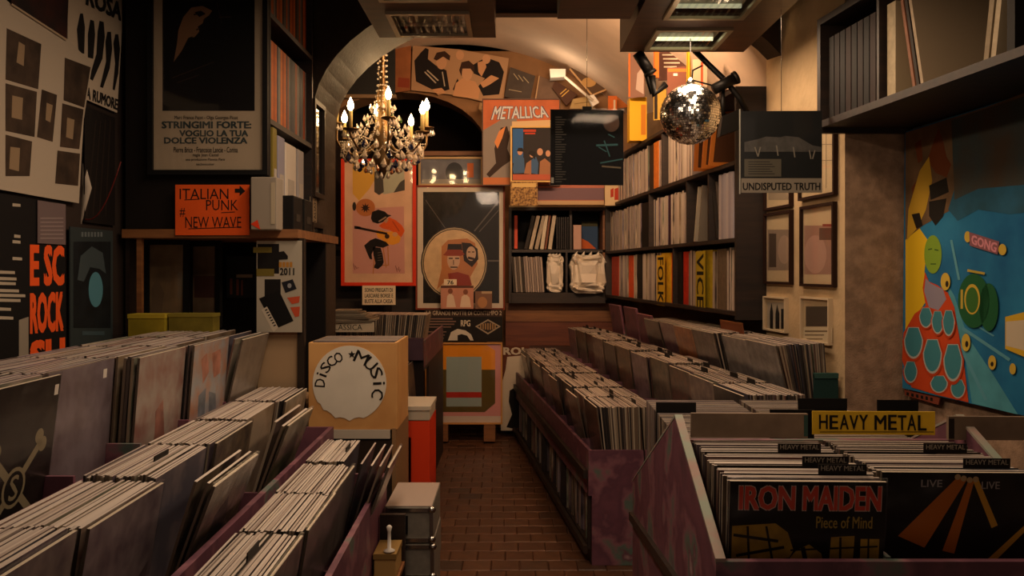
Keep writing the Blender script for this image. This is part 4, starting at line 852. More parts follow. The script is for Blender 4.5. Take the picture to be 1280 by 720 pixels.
lun('orange cover with dark shapes at the right of the vault wall', [(756, 80), (786, 88), (784, 112), (776, 110)], 'a8622c', [('dark_shapes', '2c1a12', [circ(766, 86, 8, 3.5), circ(768, 92, 3, 3)])], 7.2)
lun('orange square card low on the right of the vault wall', [(770, 112), (785, 110), (785, 134), (770, 136)], 'b0642c', [('dark_line', '5a3018', [bar(772, 122, 784, 121, 1)])], 7.1)
lun('orange and white strip standing behind the black hanging cover', [(760, 120), (771, 120), (771, 142), (760, 142)], 'd06a2c', [('white_bar', 'd8c4a4', [bar(768, 125, 768, 139, 2.4)])], 6.9)
lun('pale yellow card below the tilted covers on the vault wall', [(716, 124), (738, 120), (744, 136), (712, 136)], 'a88a58', [('shade_line', '7a6038', [bar(718, 130, 740, 127, 1)])], 7.2)
lun('yellowish cover low at the left edge of the orange painted poster', [(600, 128), (626, 134), (604, 142), (598, 136)], 'a8865c', [('line', '6a4a2c', [bar(602, 134, 618, 135, 1)])], 7.25)
wl = thing('wall_lamp', 'white strip lamp on a tilted arm on the vault wall', 'lamp', P(690, 100, 7.05))
def rel(px, py, Y): return P(px, py, Y)-wl.location
MB().prism([rel(687, 86, 7.05), rel(707, 86, 7.05), rel(707, 96, 7.05), rel(688, 97, 7.05)], (0, .12, 0)).build('lamp_box', WHITE, wl)
l = bpy.data.lights.new('lamp_light', 'POINT'); l.energy = 2.4; l.color = (1, .74, .5); l.shadow_soft_size = .06; put('lamp_light', l, wl, rel(696, 104, 6.85))
MB().tube([rel(706, 96, 7.0), rel(741, 126, 7.0)], .012).build('arm', mat('e0d4c0', .5), wl); MB().prism([rel(735, 120, 7.0), rel(742, 118, 7.0), rel(749, 128, 7.0), rel(741, 133, 7.0)], (0, .06, 0)).build('end_cap', WHITE, wl)
# framed picture above the drum poster and rail in the arch
fp = flat('framed_picture', 'landscape picture in a pale frame above the drum poster, reflections painted in', 'picture', 7.05, (526, 199, 601, 230), mat('6a6c74', .5, var=.2, vs=6), frame=mat('b09468', .5), fw=.018, glass=True)
fp.ell('painted_ball_reflection', mat('2c3038', .5), (568, 216, 11, 13)).rect('orange_card', mat('b8602c', .6), (584, 204, 592, 222)).rect('pale_strip', mat('8a8880', .6), (527, 224, 600, 230))  # the dark disc is the mirror ball's reflection, painted onto the print
rl_ = thing('wooden_rail', 'horizontal dark rail crossing the arched opening', 'rail', P(565, 192, 7.5)); MB().box((-.36, -.02, -.02), (.30, .02, .02)).build('bar', MIDWOOD, rl_); MB().box((-.36, .02, -.05), (-.32, .05, .02)).build('bracket', MIDWOOD, rl_)
dp = thing('hanging_board', 'black panel hanging in the arch behind the top of the chandelier', 'panel', P(460, 119, 5.9)); MB().box((-.30, -.02, 0), (.19, .02, .34)).build('board', BLACK, dp); MB().box((-.32, -.03, -.025), (.20, .02, 0)).build('lower_edge', mat('5a4630', .6), dp)
dk = thing('dark_cabinet', 'dark cabinet filling the arch behind the guitarist poster', 'cabinet', (-1.0, 7.0, 0)); MB().box((-.50, 0, 0), (.42, .3, 1.55)).build('body', mat('1a1410', .7), dk); MB().box((-.51, -.02, 1.55), (.44, .32, 1.58)).build('top', DARKWOOD, dk)
for x in (-.5, 0.0): MB().box((x, -.018, .1), (x+.42, 0, 1.5)).build('door', DARKWOOD, dk)

# ------------------------------------------------------------------ hanging record covers
bk = flat('hanging_cover', 'black record cover with faint teal picture hanging before the right shelf', 'record cover', 3.6, (688, 137.5, 779, 231.5), mat('0a0908', .6, spec=.05), yaw=.06)
bk.rect('track_list', mat('3a352c', .6), *[(694, 146+i*3.1, 700+random.uniform(1, 8), 147.4+i*3.1) for i in range(27)]).ell('brown_glow', mat('4a3426', .6, var=.3, vs=20), (764, 154, 10, 11))
bk.poly('teal_strokes', mat('2f5a5c', .6), bar(745, 182, 772, 181, 2.4), bar(755, 176, 762, 196, 1.5), bar(750, 204, 778, 199, 1.6), bar(748, 184, 758, 190, 1.2), bar(760, 168, 768, 172, 1.2)).poly('pale_streak', mat('6a5e48', .6), bar(752, 208, 776, 210, 2))
bk.rect('bar_code', mat('8a8478', .6), (688.6, 222, 692, 229))
q = MB(); H = bk.H
q.box((-bk.W/2-.004, -.0035, -.004), (bk.W/2+.006, .0035, H+.006)); q.build('plastic_sleeve', GLASS, bk.root)
MB().tube([(.0, 0, H), (.0, 0, 2.80-bk.root.location.z)], .0012, 6).build('hanging_wire', CHROME, bk.root); MB().box((-.02, -.006, H-.005), (.02, .006, H+.014)).build('clip', BLKMET, bk.root)
ut = flat('hanging_cover', 'plastic-wrapped record cover with a pale title band along its foot, hanging by the pier', 'record cover', 3.22, (926, 139, 1027, 241), mat('1c1e1e', .5), yaw=-.03)
ut.rect('title_band', mat('8a8070', .6), (926, 223, 1027, 241)).text('title', INK, ('UNDISPUTED TRUTH', 928, 228.5, 1025, 238), bold=.03).rect('text_panel', mat('5a5548', .6), (930, 199, 976, 221)).rect('text_lines', mat('2c2a26', .6), *[(935, 202+i*3, 962+(i % 3)*3, 203+i*3) for i in range(6)])
ut.poly('grey_figures', mat('4e4c48', .6, var=.2, vs=30), [(930, 178), (948, 174), (957, 171), (975, 172), (981, 170), (998, 172), (1015, 182), (1026, 184), (1026, 190), (930, 190)]).poly('pale_legs', mat('7a7468', .6), bar(943, 184, 947, 196, 1.5), bar(950, 184, 947, 196, 1.5), bar(970, 182, 972, 195, 1.5), bar(991, 184, 993, 197, 1.5), bar(1011, 188, 1013, 199, 1.5), bar(1018, 188, 1015, 199, 1.5))
q = MB(); H = ut.H; q.box((-ut.W/2-.005, -.0035, -.004), (ut.W/2+.005, .0035, H+.008)); q.build('plastic_sleeve', GLASS, ut.root)
MB().box((-ut.W/2-.006, -.004, -.004), (-ut.W/2-.003, .004, H+.008)).build('plastic_edge', mat('a8a89c', .3), ut.root)
MB().tube([(0, 0, H), (0, 0, 2.80-ut.root.location.z)], .0012, 6).build('hanging_wire', CHROME, ut.root)

# ------------------------------------------------------------------ right pier pictures, painting, high shelf
pp = Pan((RX(1.666, 3.7), 3.7, 0), YR-PI/2)
def pic(label, rect, fm, arts, fw=.012, glass=True):
    s = Sheet('framed_picture', label, 'picture', pp, rect, .006, mat('c2ac88', .7), frame=fm, fw=fw, glass=glass)
    for fn, part, c, a in arts: getattr(s, fn)(part, mat(c, .7), *a)
    return s
bf = mat('2a1812', .5)
pic('dark-framed print by the shelf end, lower of the left pair on the pier', (960, 268, 991, 352), bf, [('rect', 'grey_print', '8a7868', [(961, 287, 990, 338)]), ('rect', 'dark_door', '4a3c32', [(963, 292, 972, 334)]), ('ell', 'pale_arch', 'a08a78', [(982, 312, 8, 18)])])
pic('dark-framed print, lower of the right pair on the pier', (1006, 259, 1045, 355), bf, [('rect', 'pink_print', '9a7868', [(1007, 282, 1044, 343)]), ('ell', 'round_picture', 'b08c7c', [(1021, 318, 14, 24)]), ('rect', 'dark_boxes', '5a4238', [(1026, 285, 1042, 300)]), ('rect', 'red_line', '8a3a30', [(1030, 280, 1044, 283)])])
pic('dark-framed print partly hidden by the hanging plastic-wrapped cover', (1004, 160, 1046, 244), bf, [('rect', 'grid_lines', '8a7a64', [(1008, 180, 1044, 181), (1008, 200, 1044, 201), (1020, 165, 1021, 235), (1034, 165, 1035, 235)])])
pic('small dark-framed print mostly hidden, left above the lower prints', (960, 215, 991, 258), bf, [('rect', 'grey_print', '9a8a74', [(962, 222, 989, 250)])])
wf = mat('c8b494', .6)
pic('small pale-framed print of three dark bottles on the pier', (959, 373, 985, 412), wf, [('rect', 'print', 'b0a490', [(961, 378, 984, 411)]), ('poly', 'bottles', '1c1a18', [[(964, 411), (964, 390), (966, 378), (968, 390), (968, 411)], [(971, 411), (971, 392), (973, 380), (976, 392), (976, 411)], [(978, 411), (978, 386), (983, 386), (983, 411)]])], .008)
pic('small pale-framed photograph with a caption strip, right on the pier', (1006, 374, 1040, 426), wf, [('rect', 'photo', '4c4238', [(1009, 383, 1036, 408)]), ('rect', 'caption_strip', 'd0c0a0', [(1004, 409, 1042, 428)]), ('rect', 'caption_line', '7a6850', [(1008, 413, 1036, 415), (1008, 418, 1032, 419.5), (1010, 423, 1030, 424.5)])], .008)
pw = Pan((RX(1.905, 3), 3, 0), YR-PI/2)
pa = Sheet('mural_canvas', 'large colourful canvas of a scalloped red dress, green teapot and pink lettering', 'painting', pw, (1137, 166, 1330, 530), .02, mat('2c7ca4', .7, col2='1b5c88', vs=4), part='canvas',
           outline=[(1137, 165), (1420, 75), (1420, 549), (1134, 485)])
pa.poly('yellow_side', mat('d9b21e', .7), [(1138, 300), (1152, 280), (1166, 300), (1162, 340), (1168, 370), (1152, 395), (1138, 430)]).poly('pale_top', mat('6a5238', .7, var=.3, vs=8), [(1138, 166), (1240, 134), (1300, 112), (1300, 170), (1240, 200), (1200, 260), (1160, 282), (1138, 300)])
pa.poly('teal_glow', mat('4f96a4', .7, var=.15, vs=9), [(1188, 350), (1196, 380), (1204, 410), (1214, 450), (1222, 504), (1280, 518), (1250, 470), (1216, 420), (1200, 370)])
pa.poly('blue_shade_blend', mat('284e5c', .7, col2='2c627e', vs=7), [(1192, 262), (1200, 236), (1230, 222), (1300, 214), (1400, 196), (1400, 262), (1320, 262), (1270, 268), (1230, 262), (1204, 276)])  # painted blend from the shaded top of the canvas into the blue
pa.poly('painted_shelf_shade', mat('4a3e30', .7, col2='3a4a4a', vs=5), [(1196, 150), (1400, 85), (1400, 210), (1300, 230), (1230, 236), (1200, 250)])  # shade below the high shelf, painted into the canvas colour
pa.poly('rust_leaves', mat('6e3818', .7), [(1150, 180), (1158, 174), (1160, 200), (1154, 204)], [(1174, 176), (1180, 160), (1186, 178), (1190, 196), (1196, 206), (1190, 222), (1176, 216), (1166, 200)], [(1146, 235), (1156, 220), (1160, 250), (1150, 262)])
pa.poly('yellow_stem', mat('b8922a', .7), [(1142, 262), (1156, 214), (1168, 196), (1172, 226), (1164, 262), (1154, 284), (1140, 300)])
pa.poly('dark_marks', mat('1c1712', .7), [(1168, 232), (1190, 222), (1193, 240), (1180, 246), (1170, 250)], [(1168, 252), (1190, 248), (1186, 270), (1176, 282), (1168, 270)], [(1146, 268), (1156, 266), (1160, 282), (1152, 286)])
pa.poly('pale_swirl', mat('5a98a8', .7), bar(1196, 300, 1206, 350, 3), bar(1210, 410, 1270, 450, 4), bar(1206, 430, 1240, 500, 4), bar(1216, 400, 1250, 420, 2))
pa.ell('green_face', mat('7a9a2e', .7), (1173, 318, 11, 24)).poly('face_lines', mat('3c5a1c', .7), bar(1167, 312, 1172, 311, 1.6), bar(1175, 312, 1180, 313, 1.6), bar(1170, 330, 1177, 330, 1.4))
pa.poly('red_dress', mat('c0441c', .7), [(1163, 340), (1168, 352), (1178, 356), (1192, 366), (1200, 384), (1206, 420), (1213, 460), (1218, 503), (1180, 494), (1146, 484), (1134, 450), (1136, 416), (1150, 392), (1164, 382), (1160, 360)])
pa.poly('bodice', mat('8a8290', .7), [(1164, 348), (1170, 354), (1186, 362), (1190, 374), (1180, 388), (1168, 384), (1162, 364)])
def scal(cx, cy, rx, ry): return [(cx-rx*.55, cy-ry), (cx+rx*.55, cy-ry)]+[(cx+rx*math.cos(a), cy-ry*.2+ry*1.2*math.sin(a)) for a in [PI*k_/12 for k_ in range(13)]]
for cx, cy, rx, ry in ((1145, 466, 10, 15), (1181, 481, 13, 12), (1205, 487, 11, 13), (1149, 430, 14, 22), (1173, 447, 14, 24), (1199, 455, 14, 26), (1165, 398, 10, 14), (1180, 404, 9, 16), (1194, 405, 9, 18)):
    pa.poly('red_scallop', mat('b03c18', .7), scal(cx, cy, rx, ry)); pa.poly('pale_scallop', mat('a8a8a0', .7), scal(cx, cy-ry*.06, rx*.86, ry*.9)); pa.poly('teal_scallop', mat('3c7c86', .7), scal(cx, cy-ry*.1, rx*.76, ry*.82))
pa.ell('yellow_dots', mat('c8a840', .7), (1190, 352, 6, 11), (1216, 428, 5.5, 11), (1249, 453, 5, 9), (1275, 461, 4, 7), (1218, 296, 4, 7), (1262, 312, 5, 7)).ell('dot_eyes', mat('2a2018', .7), (1192, 355, 2, 4), (1217, 430, 2, 4), (1249, 455, 2, 3))
pa.poly('pink_letters_ground', mat('8a5a60', .7), [(1220, 290), (1258, 302), (1256, 318), (1221, 307)]).text4('lettering', mat('d08a94', .7), 'GONG', [(1223, 293), (1256, 304), (1254, 316), (1223, 305)], .04)
pa.ell('teapot_body', mat('1f5a34', .7), (1226, 376, 20, 34), (1245, 384, 12, 30)).ell('teapot_ring', mat('c8a83c', .7), (1224, 374, 10, 19)).ell('teapot_window', mat('3c6a2c', .7), (1224, 375, 8, 16)).poly('teapot_spout', mat('b8a040', .7), bar(1211, 362, 1211, 386, 3), bar(1218, 338, 1240, 342, 3))
pa.poly('sign_post', mat('d0a830', .7), [(1266, 396), (1290, 390), (1290, 446), (1266, 436)]).poly('sign_face', mat('c8b89c', .7), [(1267, 402), (1290, 400), (1290, 438), (1267, 432)])
cap = Sheet('mural_caption', 'narrow reddish strip with small lettering under the canvas corner', 'label', pw, (1135, 488, 1180, 500), .004, mat('7a3a28', .7), outline=[(1135, 487), (1180, 497), (1178, 506), (1136, 494)], lift=.012); cap.poly('lettering_mark', INK, *[[(1138+i*6, 490+i*1.3), (1141+i*6, 490.7+i*1.3), (1141+i*6, 494.5+i*1.4), (1138+i*6, 493.8+i*1.4)] for i in range(6)])
hs_, hbd = unit('high_shelf', 'dark shelf of records high on the right wall', 'shelf', RX, 1.552, 1.912, .9, 3.29, [1.96, 2.36], t=.026)
hbd('back_board', 1.890, 1.912, .93, 3.26, 1.96, 2.334); hbd('upright', 1.56, 1.88, 2.86, 2.875, 1.96, 2.334)
def hspine(Y, t, le, col, label, group=None, h=.315):
    o = put('shelved_record', spine_mesh(t, h, col), None, (RX(1.56+.16, Y), Y, 1.962), (0, math.radians(le), YR+PI/2)); tag(o, label, 'record', group)
for k in range(8): hspine(3.24-k*.042, .036, 0, ('0e0806', '1a0b07', '0a0807', '240f09')[k % 4], 'dark glossy box spine at the far end of the high right shelf', 'dark boxes on the high shelf')
hspine(2.83, .05, 0, 'b0a080', 'wide pale box spine on the high right shelf')
for k, c in enumerate(('8a5a40', '2a2018', 'a8957a')): hspine(2.70-k*.022, .014, 13, c, ('red-brown', 'dark', 'cream')[k]+' record leaning beside the wide pale box on the high shelf')
for k, c in enumerate(('8a7a60', 'a8987c')): hspine(2.36-k*.03, .02, -9, c, ('dim', 'pale')[k]+' record leaning the other way on the high right shelf')
hspine(2.26, .03, 0, '1a1612', 'dark record upright behind the leaning pair on the high shelf')

# ------------------------------------------------------------------ left wall
wl_ = Pan((LX(-1.395, 2.5), 2.5, 0), PI/2+YL)
dpt = mat('3a2c20', .7, var=.4, vs=14)
A3 = Sheet('rock_poster', 'black poster with big orange condensed letters ROCK low on the left wall', 'poster', wl_, (-40, 245, 80, 460), .003, mat('0f0d0c', .7), outline=[(-60, 235), (80, 250), (82, 446), (-60, 490)])
A3.text4('orange_letters', ORANGE, 'E SC', [(36, 305), (79, 307), (79, 357), (36, 358)], .05).text4('orange_letters', ORANGE, 'ROCK', [(36, 366), (78, 364), (78, 414), (36, 418)], .05).text4('orange_letters', ORANGE, 'SH', [(36, 426), (80, 421), (80, 468), (36, 474)], .05)
A3.poly('white_text_line', mat('a89c88', .7), *[[(x0, y), (x1, y+1), (x1, y+4.5), (x0, y+4)] for x0, x1, y in ((14, 24, 254), (16, 24, 293), (14, 24, 300), (14, 26, 321), (-6, 17, 338), (-6, 19, 346), (-6, 18, 352), (-6, 22, 361), (-6, 30, 367), (-6, 24, 373), (-6, 12, 384), (-6, 15, 395))])
A3.poly('white_figure', mat('8a8070', .7), [(22, 400), (34, 396), (34, 446), (22, 450)])
A1 = Sheet('photo_sheet', 'large white curling sheet of small brown photographs on the left wall', 'poster', wl_, (-50, -20, 105, 250), .003, mat('a89a86', .75), outline=[(-70, -60), (6, 4), (60, 30), (110, 80), (105, 110), (99, 150), (96, 200), (93, 254), (45, 246), (0, 238), (-70, 224)], lift=.012)
A1.poly('photo', dpt, *[zz(p, 3.27, 0, 0) for p in ([(5, 115), (148, 180), (135, 365), (0, 325)], [(245, 235), (352, 275), (325, 440), (240, 410)], [(0, 340), (130, 375), (120, 560), (0, 535)], [(150, 365), (213, 388), (195, 580), (130, 560)], [(235, 422), (323, 447), (305, 610), (225, 600)], [(0, 550), (110, 578), (100, 720), (0, 720)], [(215, 615), (308, 628), (300, 760), (205, 750)])])
A1.poly('pale_subject', mat('8a7458', .7), *[zz(p, 3.27, 0, 0) for p in ([(55, 170), (80, 185), (75, 270), (45, 255)], [(28, 390), (72, 400), (68, 490), (25, 480)], [(255, 480), (285, 490), (278, 570), (250, 560)], [(170, 420), (195, 430), (185, 500), (165, 490)], [(20, 600), (60, 605), (55, 700), (15, 690)])])
A0 = Sheet('dark_photo', 'dark reddish photograph above the curling sheet at the top left', 'poster', wl_, (6, -40, 78, 40), .003, mat('120d0b', .6, col2='3a1810', vs=9), outline=[(6, -40), (80, -40), (76, 50), (6, 5)], lift=.016); A0.poly('pale_border', mat('a08c70', .7), bar(6, 5, 76, 50, 2.4))
A2 = Sheet('black_white_poster', 'white poster of black standing silhouettes with RUMORE at its foot', 'poster', wl_, (82, -20, 150, 130), .003, mat('b0a08a', .7), outline=[(82, -45), (150, -20), (150, 40), (144, 141), (104, 124), (108, 82), (82, 62)], lift=.004)
A2.text4('letters', INK, 'ROSA', [(106, -16), (150, 4), (149, 27), (104, 6)], .05).text4('letters', INK, 'A RUMORE', [(105, 108), (145, 124), (144, 138), (104, 123)], .05)
A2.poly('silhouette', INK, *[zz(p, 3.27, 0, 0) for p in ([(318, 55), (330, 55), (338, 110), (335, 220), (312, 215), (305, 120)], [(360, 80), (375, 85), (380, 140), (372, 240), (350, 235), (350, 140)], [(398, 85), (415, 90), (420, 150), (410, 240), (370, 330), (355, 320), (385, 220), (390, 130)], [(430, 130), (445, 130), (450, 200), (440, 280), (412, 360), (400, 355), (425, 250), (422, 170)], [(462, 140), (475, 140), (482, 200), (475, 300), (460, 370), (452, 365), (462, 260), (455, 180)])])
A5 = Sheet('notice', 'pale mauve slip above the orange letters on the left wall', 'notice', wl_, (44, 253, 79, 305), .002, mat('6a5a58', .7), lift=.006); A5.rect('lines', mat('8a7a74', .7), *[(47, 272+i*5, 76, 273.5+i*5) for i in range(6)])
A4 = Sheet('blue_poster', 'dim blue-grey poster of a lit face, left of the dark corner', 'poster', wl_, (83, 286, 137, 430), .004, mat('2c3434', .6), lift=.008)
A4.rect('dark_field', mat('14181a', .6, var=.3, vs=12), (87, 302, 134, 410)).rect('title_mark', mat('5a6262', .6), *[(97+i*4, 290, 99.6+i*4, 296) for i in range(7)]).poly('hair', mat('3a4446', .6), [(92, 350), (96, 320), (110, 308), (124, 316), (128, 342), (120, 336), (108, 334), (100, 352)]).ell('face', mat('4a7c88', .6), (115, 362, 9, 22)).rect('foot_band', mat('3a4a4e', .6), (98, 414, 126, 419))
A6 = Sheet('record_poster', 'dark poster of faint record grooves under the white silhouettes poster', 'poster', wl_, (104, 140, 142, 280), .003, mat('16110e', .6), lift=.002); A6.poly('groove_arcs', mat('2c221c', .6), *[bar(106+i*8, 270, 118+i*6, 150, .8) for i in range(4)])
rib = tag(MB().tube([P(95, 205, 2.86)+Vector((.02, 0, 0)), P(98, 235, 2.86)+Vector((.03, 0, 0)), P(93, 280, 2.84)+Vector((.02, 0, 0))], [.012, .016, .004], 6).build('white_ribbon', mat('a89c8c', .7)), 'white twisted ribbon hanging between the left wall posters', 'ribbon')
pts = [P(80+60*t, 262-14*math.sin(t*PI)*-1.6-60*t*t, 2.85)+Vector((.03, 0, 0)) for t in [i/10 for i in range(11)]]
tag(MB().tube(pts, .0022, 6).build('red_string', mat('5a1a14', .6)), 'thin dark red cord hanging across the left wall', 'cord')
# bookcase standing out from the left wall
YU = 3.13; XF = -.905
uc = thing('bookcase', 'dark bookcase end standing out from the left wall', 'bookcase', (-1.15, 3.45, .0))
def ub(nm, x0, x1, y0, y1, z0, z1, m=DARKWOOD): return MB().box((x0+1.15, y0-3.45, z0), (x1+1.15, y1-3.45, z1)).build(nm, m, uc)
ub('end_panel', -1.44, XF, YU, YU+.02, 1.535, 2.78, mat('17110d', .7)); ub('upper_side', -1.44, XF, 3.80, 3.82, 1.52, 2.78); ub('back_panel', -1.45, -1.435, YU+.02, 3.80, .86, 2.78)
ub('bottom_board', -1.44, -.79, YU-.03, 3.82, 1.50, 1.532, MIDWOOD); ub('shelf_board', -1.43, XF, YU+.02, 3.80, 1.93, 1.95); ub('shelf_board', -1.43, XF, YU+.02, 3.80, 2.33, 2.35)
ub('top_board', -1.43, XF, YU+.02, 3.80, 2.76, 2.78)
ub('post', -.80, -.775, YU, YU+.03, .72, 1.50, mat('2a2018', .6)); ub('cupboard_back', -1.43, -.80, 3.60, 3.615, .86, 1.50, mat('0f0c0a', .8)); ub('base', -1.43, -.80, YU+.05, 3.80, 0, .86, mat('a88a68', .7)); ub('left_stile', -1.39, -1.372, YU-.02, YU, .86, 1.50, MIDWOOD)
oc = ['c8641e', 'b85a1c', 'd0702a', '3a3c48', '5a5854', 'a04a20', '7a7670', '2a2c34']
Y = 3.17; k = 0
while Y < 3.78:
    t = random.choice((.02, .026, .032)); c = oc[(k*3+k//4) % 8] if k < 12 else oc[3+k % 5]
    o = put('shelved_record', spine_mesh(t-.003, .315, c), None, (XF-.165, Y+t/2, 1.952), (0, 0, -PI/2)); tag(o, 'orange and grey record box on the upper shelf of the left bookcase', 'record', 'record boxes on the left bookcase'); 
    o2 = put('shelved_record', spine_mesh(t-.003, .315, oc[(k*5+2) % 8]), None, (XF-.165, Y+t/2, 2.352), (0, 0, -PI/2)); tag(o2, 'record box on the top shelf of the left bookcase, above the orange ones', 'record', 'record boxes on the top of the left bookcase')
    Y += t; k += 1
def ufl(name, label, cat, Y0, w_, h, col, x=XF, z=1.534, d=.22):
    r = thing(name, label, cat, (x-d/2, Y0, z)); bevel(MB().box((-d/2, -w_/2, 0), (d/2, w_/2, h)).build('case', mat(col, .6), r), .003, 1); return r
for Y0, w_, h, col, lab in ((3.21, .05, .39, '7a6a2a', 'olive box at the near end of the middle bookcase shelf'), (3.30, .09, .37, '8a8690', 'lilac-grey folder box on the middle bookcase shelf'), (3.44, .16, .36, 'c8bcaa', 'white folder box on the middle bookcase shelf'), (3.60, .10, .36, '9a9490', 'grey folder box at the far end of the middle bookcase shelf')):
    r = ufl('folder_box', lab, 'box', Y0, w_, h, col); MB().box((.11, -w_*.3, h*.3), (.112, w_*.3, h*.6)).build('spine_label', mat('a89e90', .6), r)
for Y0, lab in ((3.36, 'black file box in front of the folders on the bookcase, near one'), (3.53, 'black file box in front of the folders on the bookcase, far one')):
    r = ufl('file_box', lab, 'box', Y0, .14, .14, '0f0d0c', x=XF+.05, d=.045); MB().box((.0226, -.03, .04), (.024, .03, .07)).build('label', mat('3a342c', .6), r)
sp = Pan((0, YU, 0), 0)
po = Sheet('film_poster', 'black-framed film poster with a dimly lit face above its title', 'poster', Pan((0, YU-.012, 0), 0), (193, -55, 330, 213), .006, mat('a8977e', .75), frame=BLACK, fw=.018, glass=True)
po.rect('black_picture', mat('0d0b0a', .6), (204, -50, 319, 139)).poly('face', mat('7a5a40', .7), [(224, 38), (230, 22), (240, 10), (254, 8), (266, 14), (262, 20), (256, 24), (254, 30), (248, 34), (250, 40), (244, 47), (236, 48), (228, 64), (218, 78), (222, 56)])
po.poly('eye_and_mouth', mat('2a1c14', .7), bar(243, 19, 252, 17, 2), bar(246, 38, 251, 36, 1.6), bar(255, 26, 258, 24, 1.2)).poly('hair_shadow', mat('0d0b0a', .6), [(244, 16), (252, 14), (258, 18), (250, 22)], [(236, 48), (242, 46), (232, 62)]).poly('arm_lines', mat('3a2c20', .7), bar(216, 98, 268, 78, .8), bar(222, 104, 250, 94, .7), bar(272, 4, 278, 30, .8), bar(275, 22, 290, 22, 1.5))
po.text('small_names', INK, ('Marc France Pajot - Olga Georges Picot', 219, 145, 298, 151)).text('title', mat('2f3a3a', .7), ('STRINGIMI FORTE:', 203, 152, 315, 161), ('VOGLIO LA TUA', 225, 163, 311, 171), ('DOLCE VIOLENZA', 206, 172, 310, 180), bold=.04)
po.text('credits', INK, ('Pierre Brice - Francoise Lancie - Corina', 218, 184, 298, 191), ('regia Jean Castel', 242, 192, 274, 197), ('una produzione Planete Paris', 233, 198, 282, 202), ('technicolor', 246, 204, 269, 207))
it = Sheet('orange_sign', 'orange card lettered ITALIAN PUNK NEW WAVE by hand', 'sign', Pan((0, YU-.035, 0), 0), (219.5, 231, 312, 294), .003, mat('e0571c', .7, var=.06, vs=9), part='card')
it.text('handwriting', INK, ('ITALIAN', 225, 236, 286, 249), ('PUNK', 258, 250, 298, 263), ('#', 225, 260, 232, 271), ('NEW WAVE', 232, 271, 302, 285), bold=.0).poly('pen_lines', INK, bar(231, 250, 250, 249, 1), bar(277, 266, 294, 265, 1), bar(236, 286, 300, 284, 1)).poly('arrow', INK, [(294, 236), (300, 236), (300, 232), (307, 239), (300, 245), (300, 241), (294, 241)])
wb = thing('white_box', 'off-white cardboard box right of the orange sign', 'box', P(329, 287, YU-.10)); bevel(MB().box((-.045, -.0, 0), (.048, .085, .19)).build('carton', mat('8f8474', .7), wb)); MB().prism([(-.045, -.001, .02), (-.01, -.001, .0), (-.02, -.001, .035)], (0, -.001, 0)).build('red_print', RED, wb); MB().box((.028, -.002, .02), (.042, 0, .17)).build('side_label', mat('a89a80', .7), wb)
# cubby with leaning glazed pictures and the stickered panel
f1 = flat('glazed_picture', 'dark-framed glazed picture leaning at the left of the cubby under the orange sign', 'picture', YU+.16, (188, 306, 231, 402), mat('6a5640', .6, col2='8e7452', vs=8), frame=BLACK, fw=.022, glass=True, yaw=.0); f1.poly('pale_figure', mat('6e5a44', .7), [(190, 360), (198, 348), (206, 366), (202, 398), (190, 398)])
f2 = flat('glazed_picture', 'second dark-framed glazed picture in the cubby, nearer the stickered panel', 'picture', YU+.22, (242, 308, 272, 402), mat('5c4a3a', .6, col2='7e6850', vs=8), frame=BLACK, fw=.022, glass=True, yaw=-.25); f2.rect('reddish_band', mat('4c3028', .7), (244, 345, 270, 372))
bk2 = flat('dark_cover', 'dark record cover with lettering at the back of the cubby', 'record cover', YU+.26, (284, 320, 324, 372), mat('14110f', .6)); bk2.rect('colour_bars', mat('5a2c1c', .6), (288, 348, 291, 368), (296, 349, 299, 369), (302, 350, 304, 369)).rect('title_band', mat('8a7a64', .6), (296, 343, 316, 347))
yb_ = thing('yellow_box', 'yellow box standing on the far records of the upper left bin', 'box', P(195, 424, 3.02)); MB().box((-.10, 0, 0), (.03, .08, .085)).build('body', mat('8a7a1c', .7, var=.15, vs=14), yb_); MB().box((-.102, -.002, .075), (.032, .082, .09)).build('lid', mat('a8942a', .7), yb_)
yb_ = thing('yellow_box', 'duller yellow box beside the first, under the glazed pictures', 'box', P(235, 419, 3.04)); MB().box((-.07, 0, 0), (.09, .07, .075)).build('body', mat('6a5f1e', .7, var=.2, vs=14), yb_); MB().box((-.072, -.002, .066), (.092, .072, .078)).build('lid', mat('7a6e28', .7), yb_)
stp = Sheet('stickered_panel', 'white panel covered with stickers, reading 2011, at the bookcase corner', 'panel', sp, (322, 301, 377.5, 415), .012, mat('a39a88', .7), lift=.0)
stp.rect('dark_stickers', mat('14110f', .6), (323, 305, 350, 342), (332, 349, 352, 372)).poly('black_sticker', BLACK, [(325, 373), (350, 363), (368, 401), (345, 411)]).poly('label_strip', mat('b8ac98', .7), [(328, 387), (335, 383), (349, 409), (343, 415)]).poly('label_mark', INK, *[bar(332.5+i*1.75, 388+i*3.2, 335.5+i*1.75, 386.6+i*3.2, 1.6) for i in range(7)])
stp.poly('square_sticker', mat('1a1c22', .6), [(353, 353), (367, 349), (372, 361), (358, 366)]).ell('sticker_mark', mat('8a8a8a', .6), (363, 357, 2.5, 3)).poly('red_print', mat('b84a2c', .6), [(360, 372), (376, 370), (375, 378), (366, 380)], [(364, 384), (376, 383), (375, 395), (370, 396)]).text('year', INK, ('2011', 351, 335, 369, 344), bold=.03).rect('orange_mark', mat('a8742c', .6), *[(350+i*4.4, 327.5, 353.4+i*4.4, 334) for i in range(4)]).rect('yellow_sticker', mat('6a5c24', .6), (318, 309, 341, 316), (322, 336, 344, 345)).poly('car', INK, [(345, 322), (350, 315), (356, 314), (361, 320), (361, 324), (345, 325)])
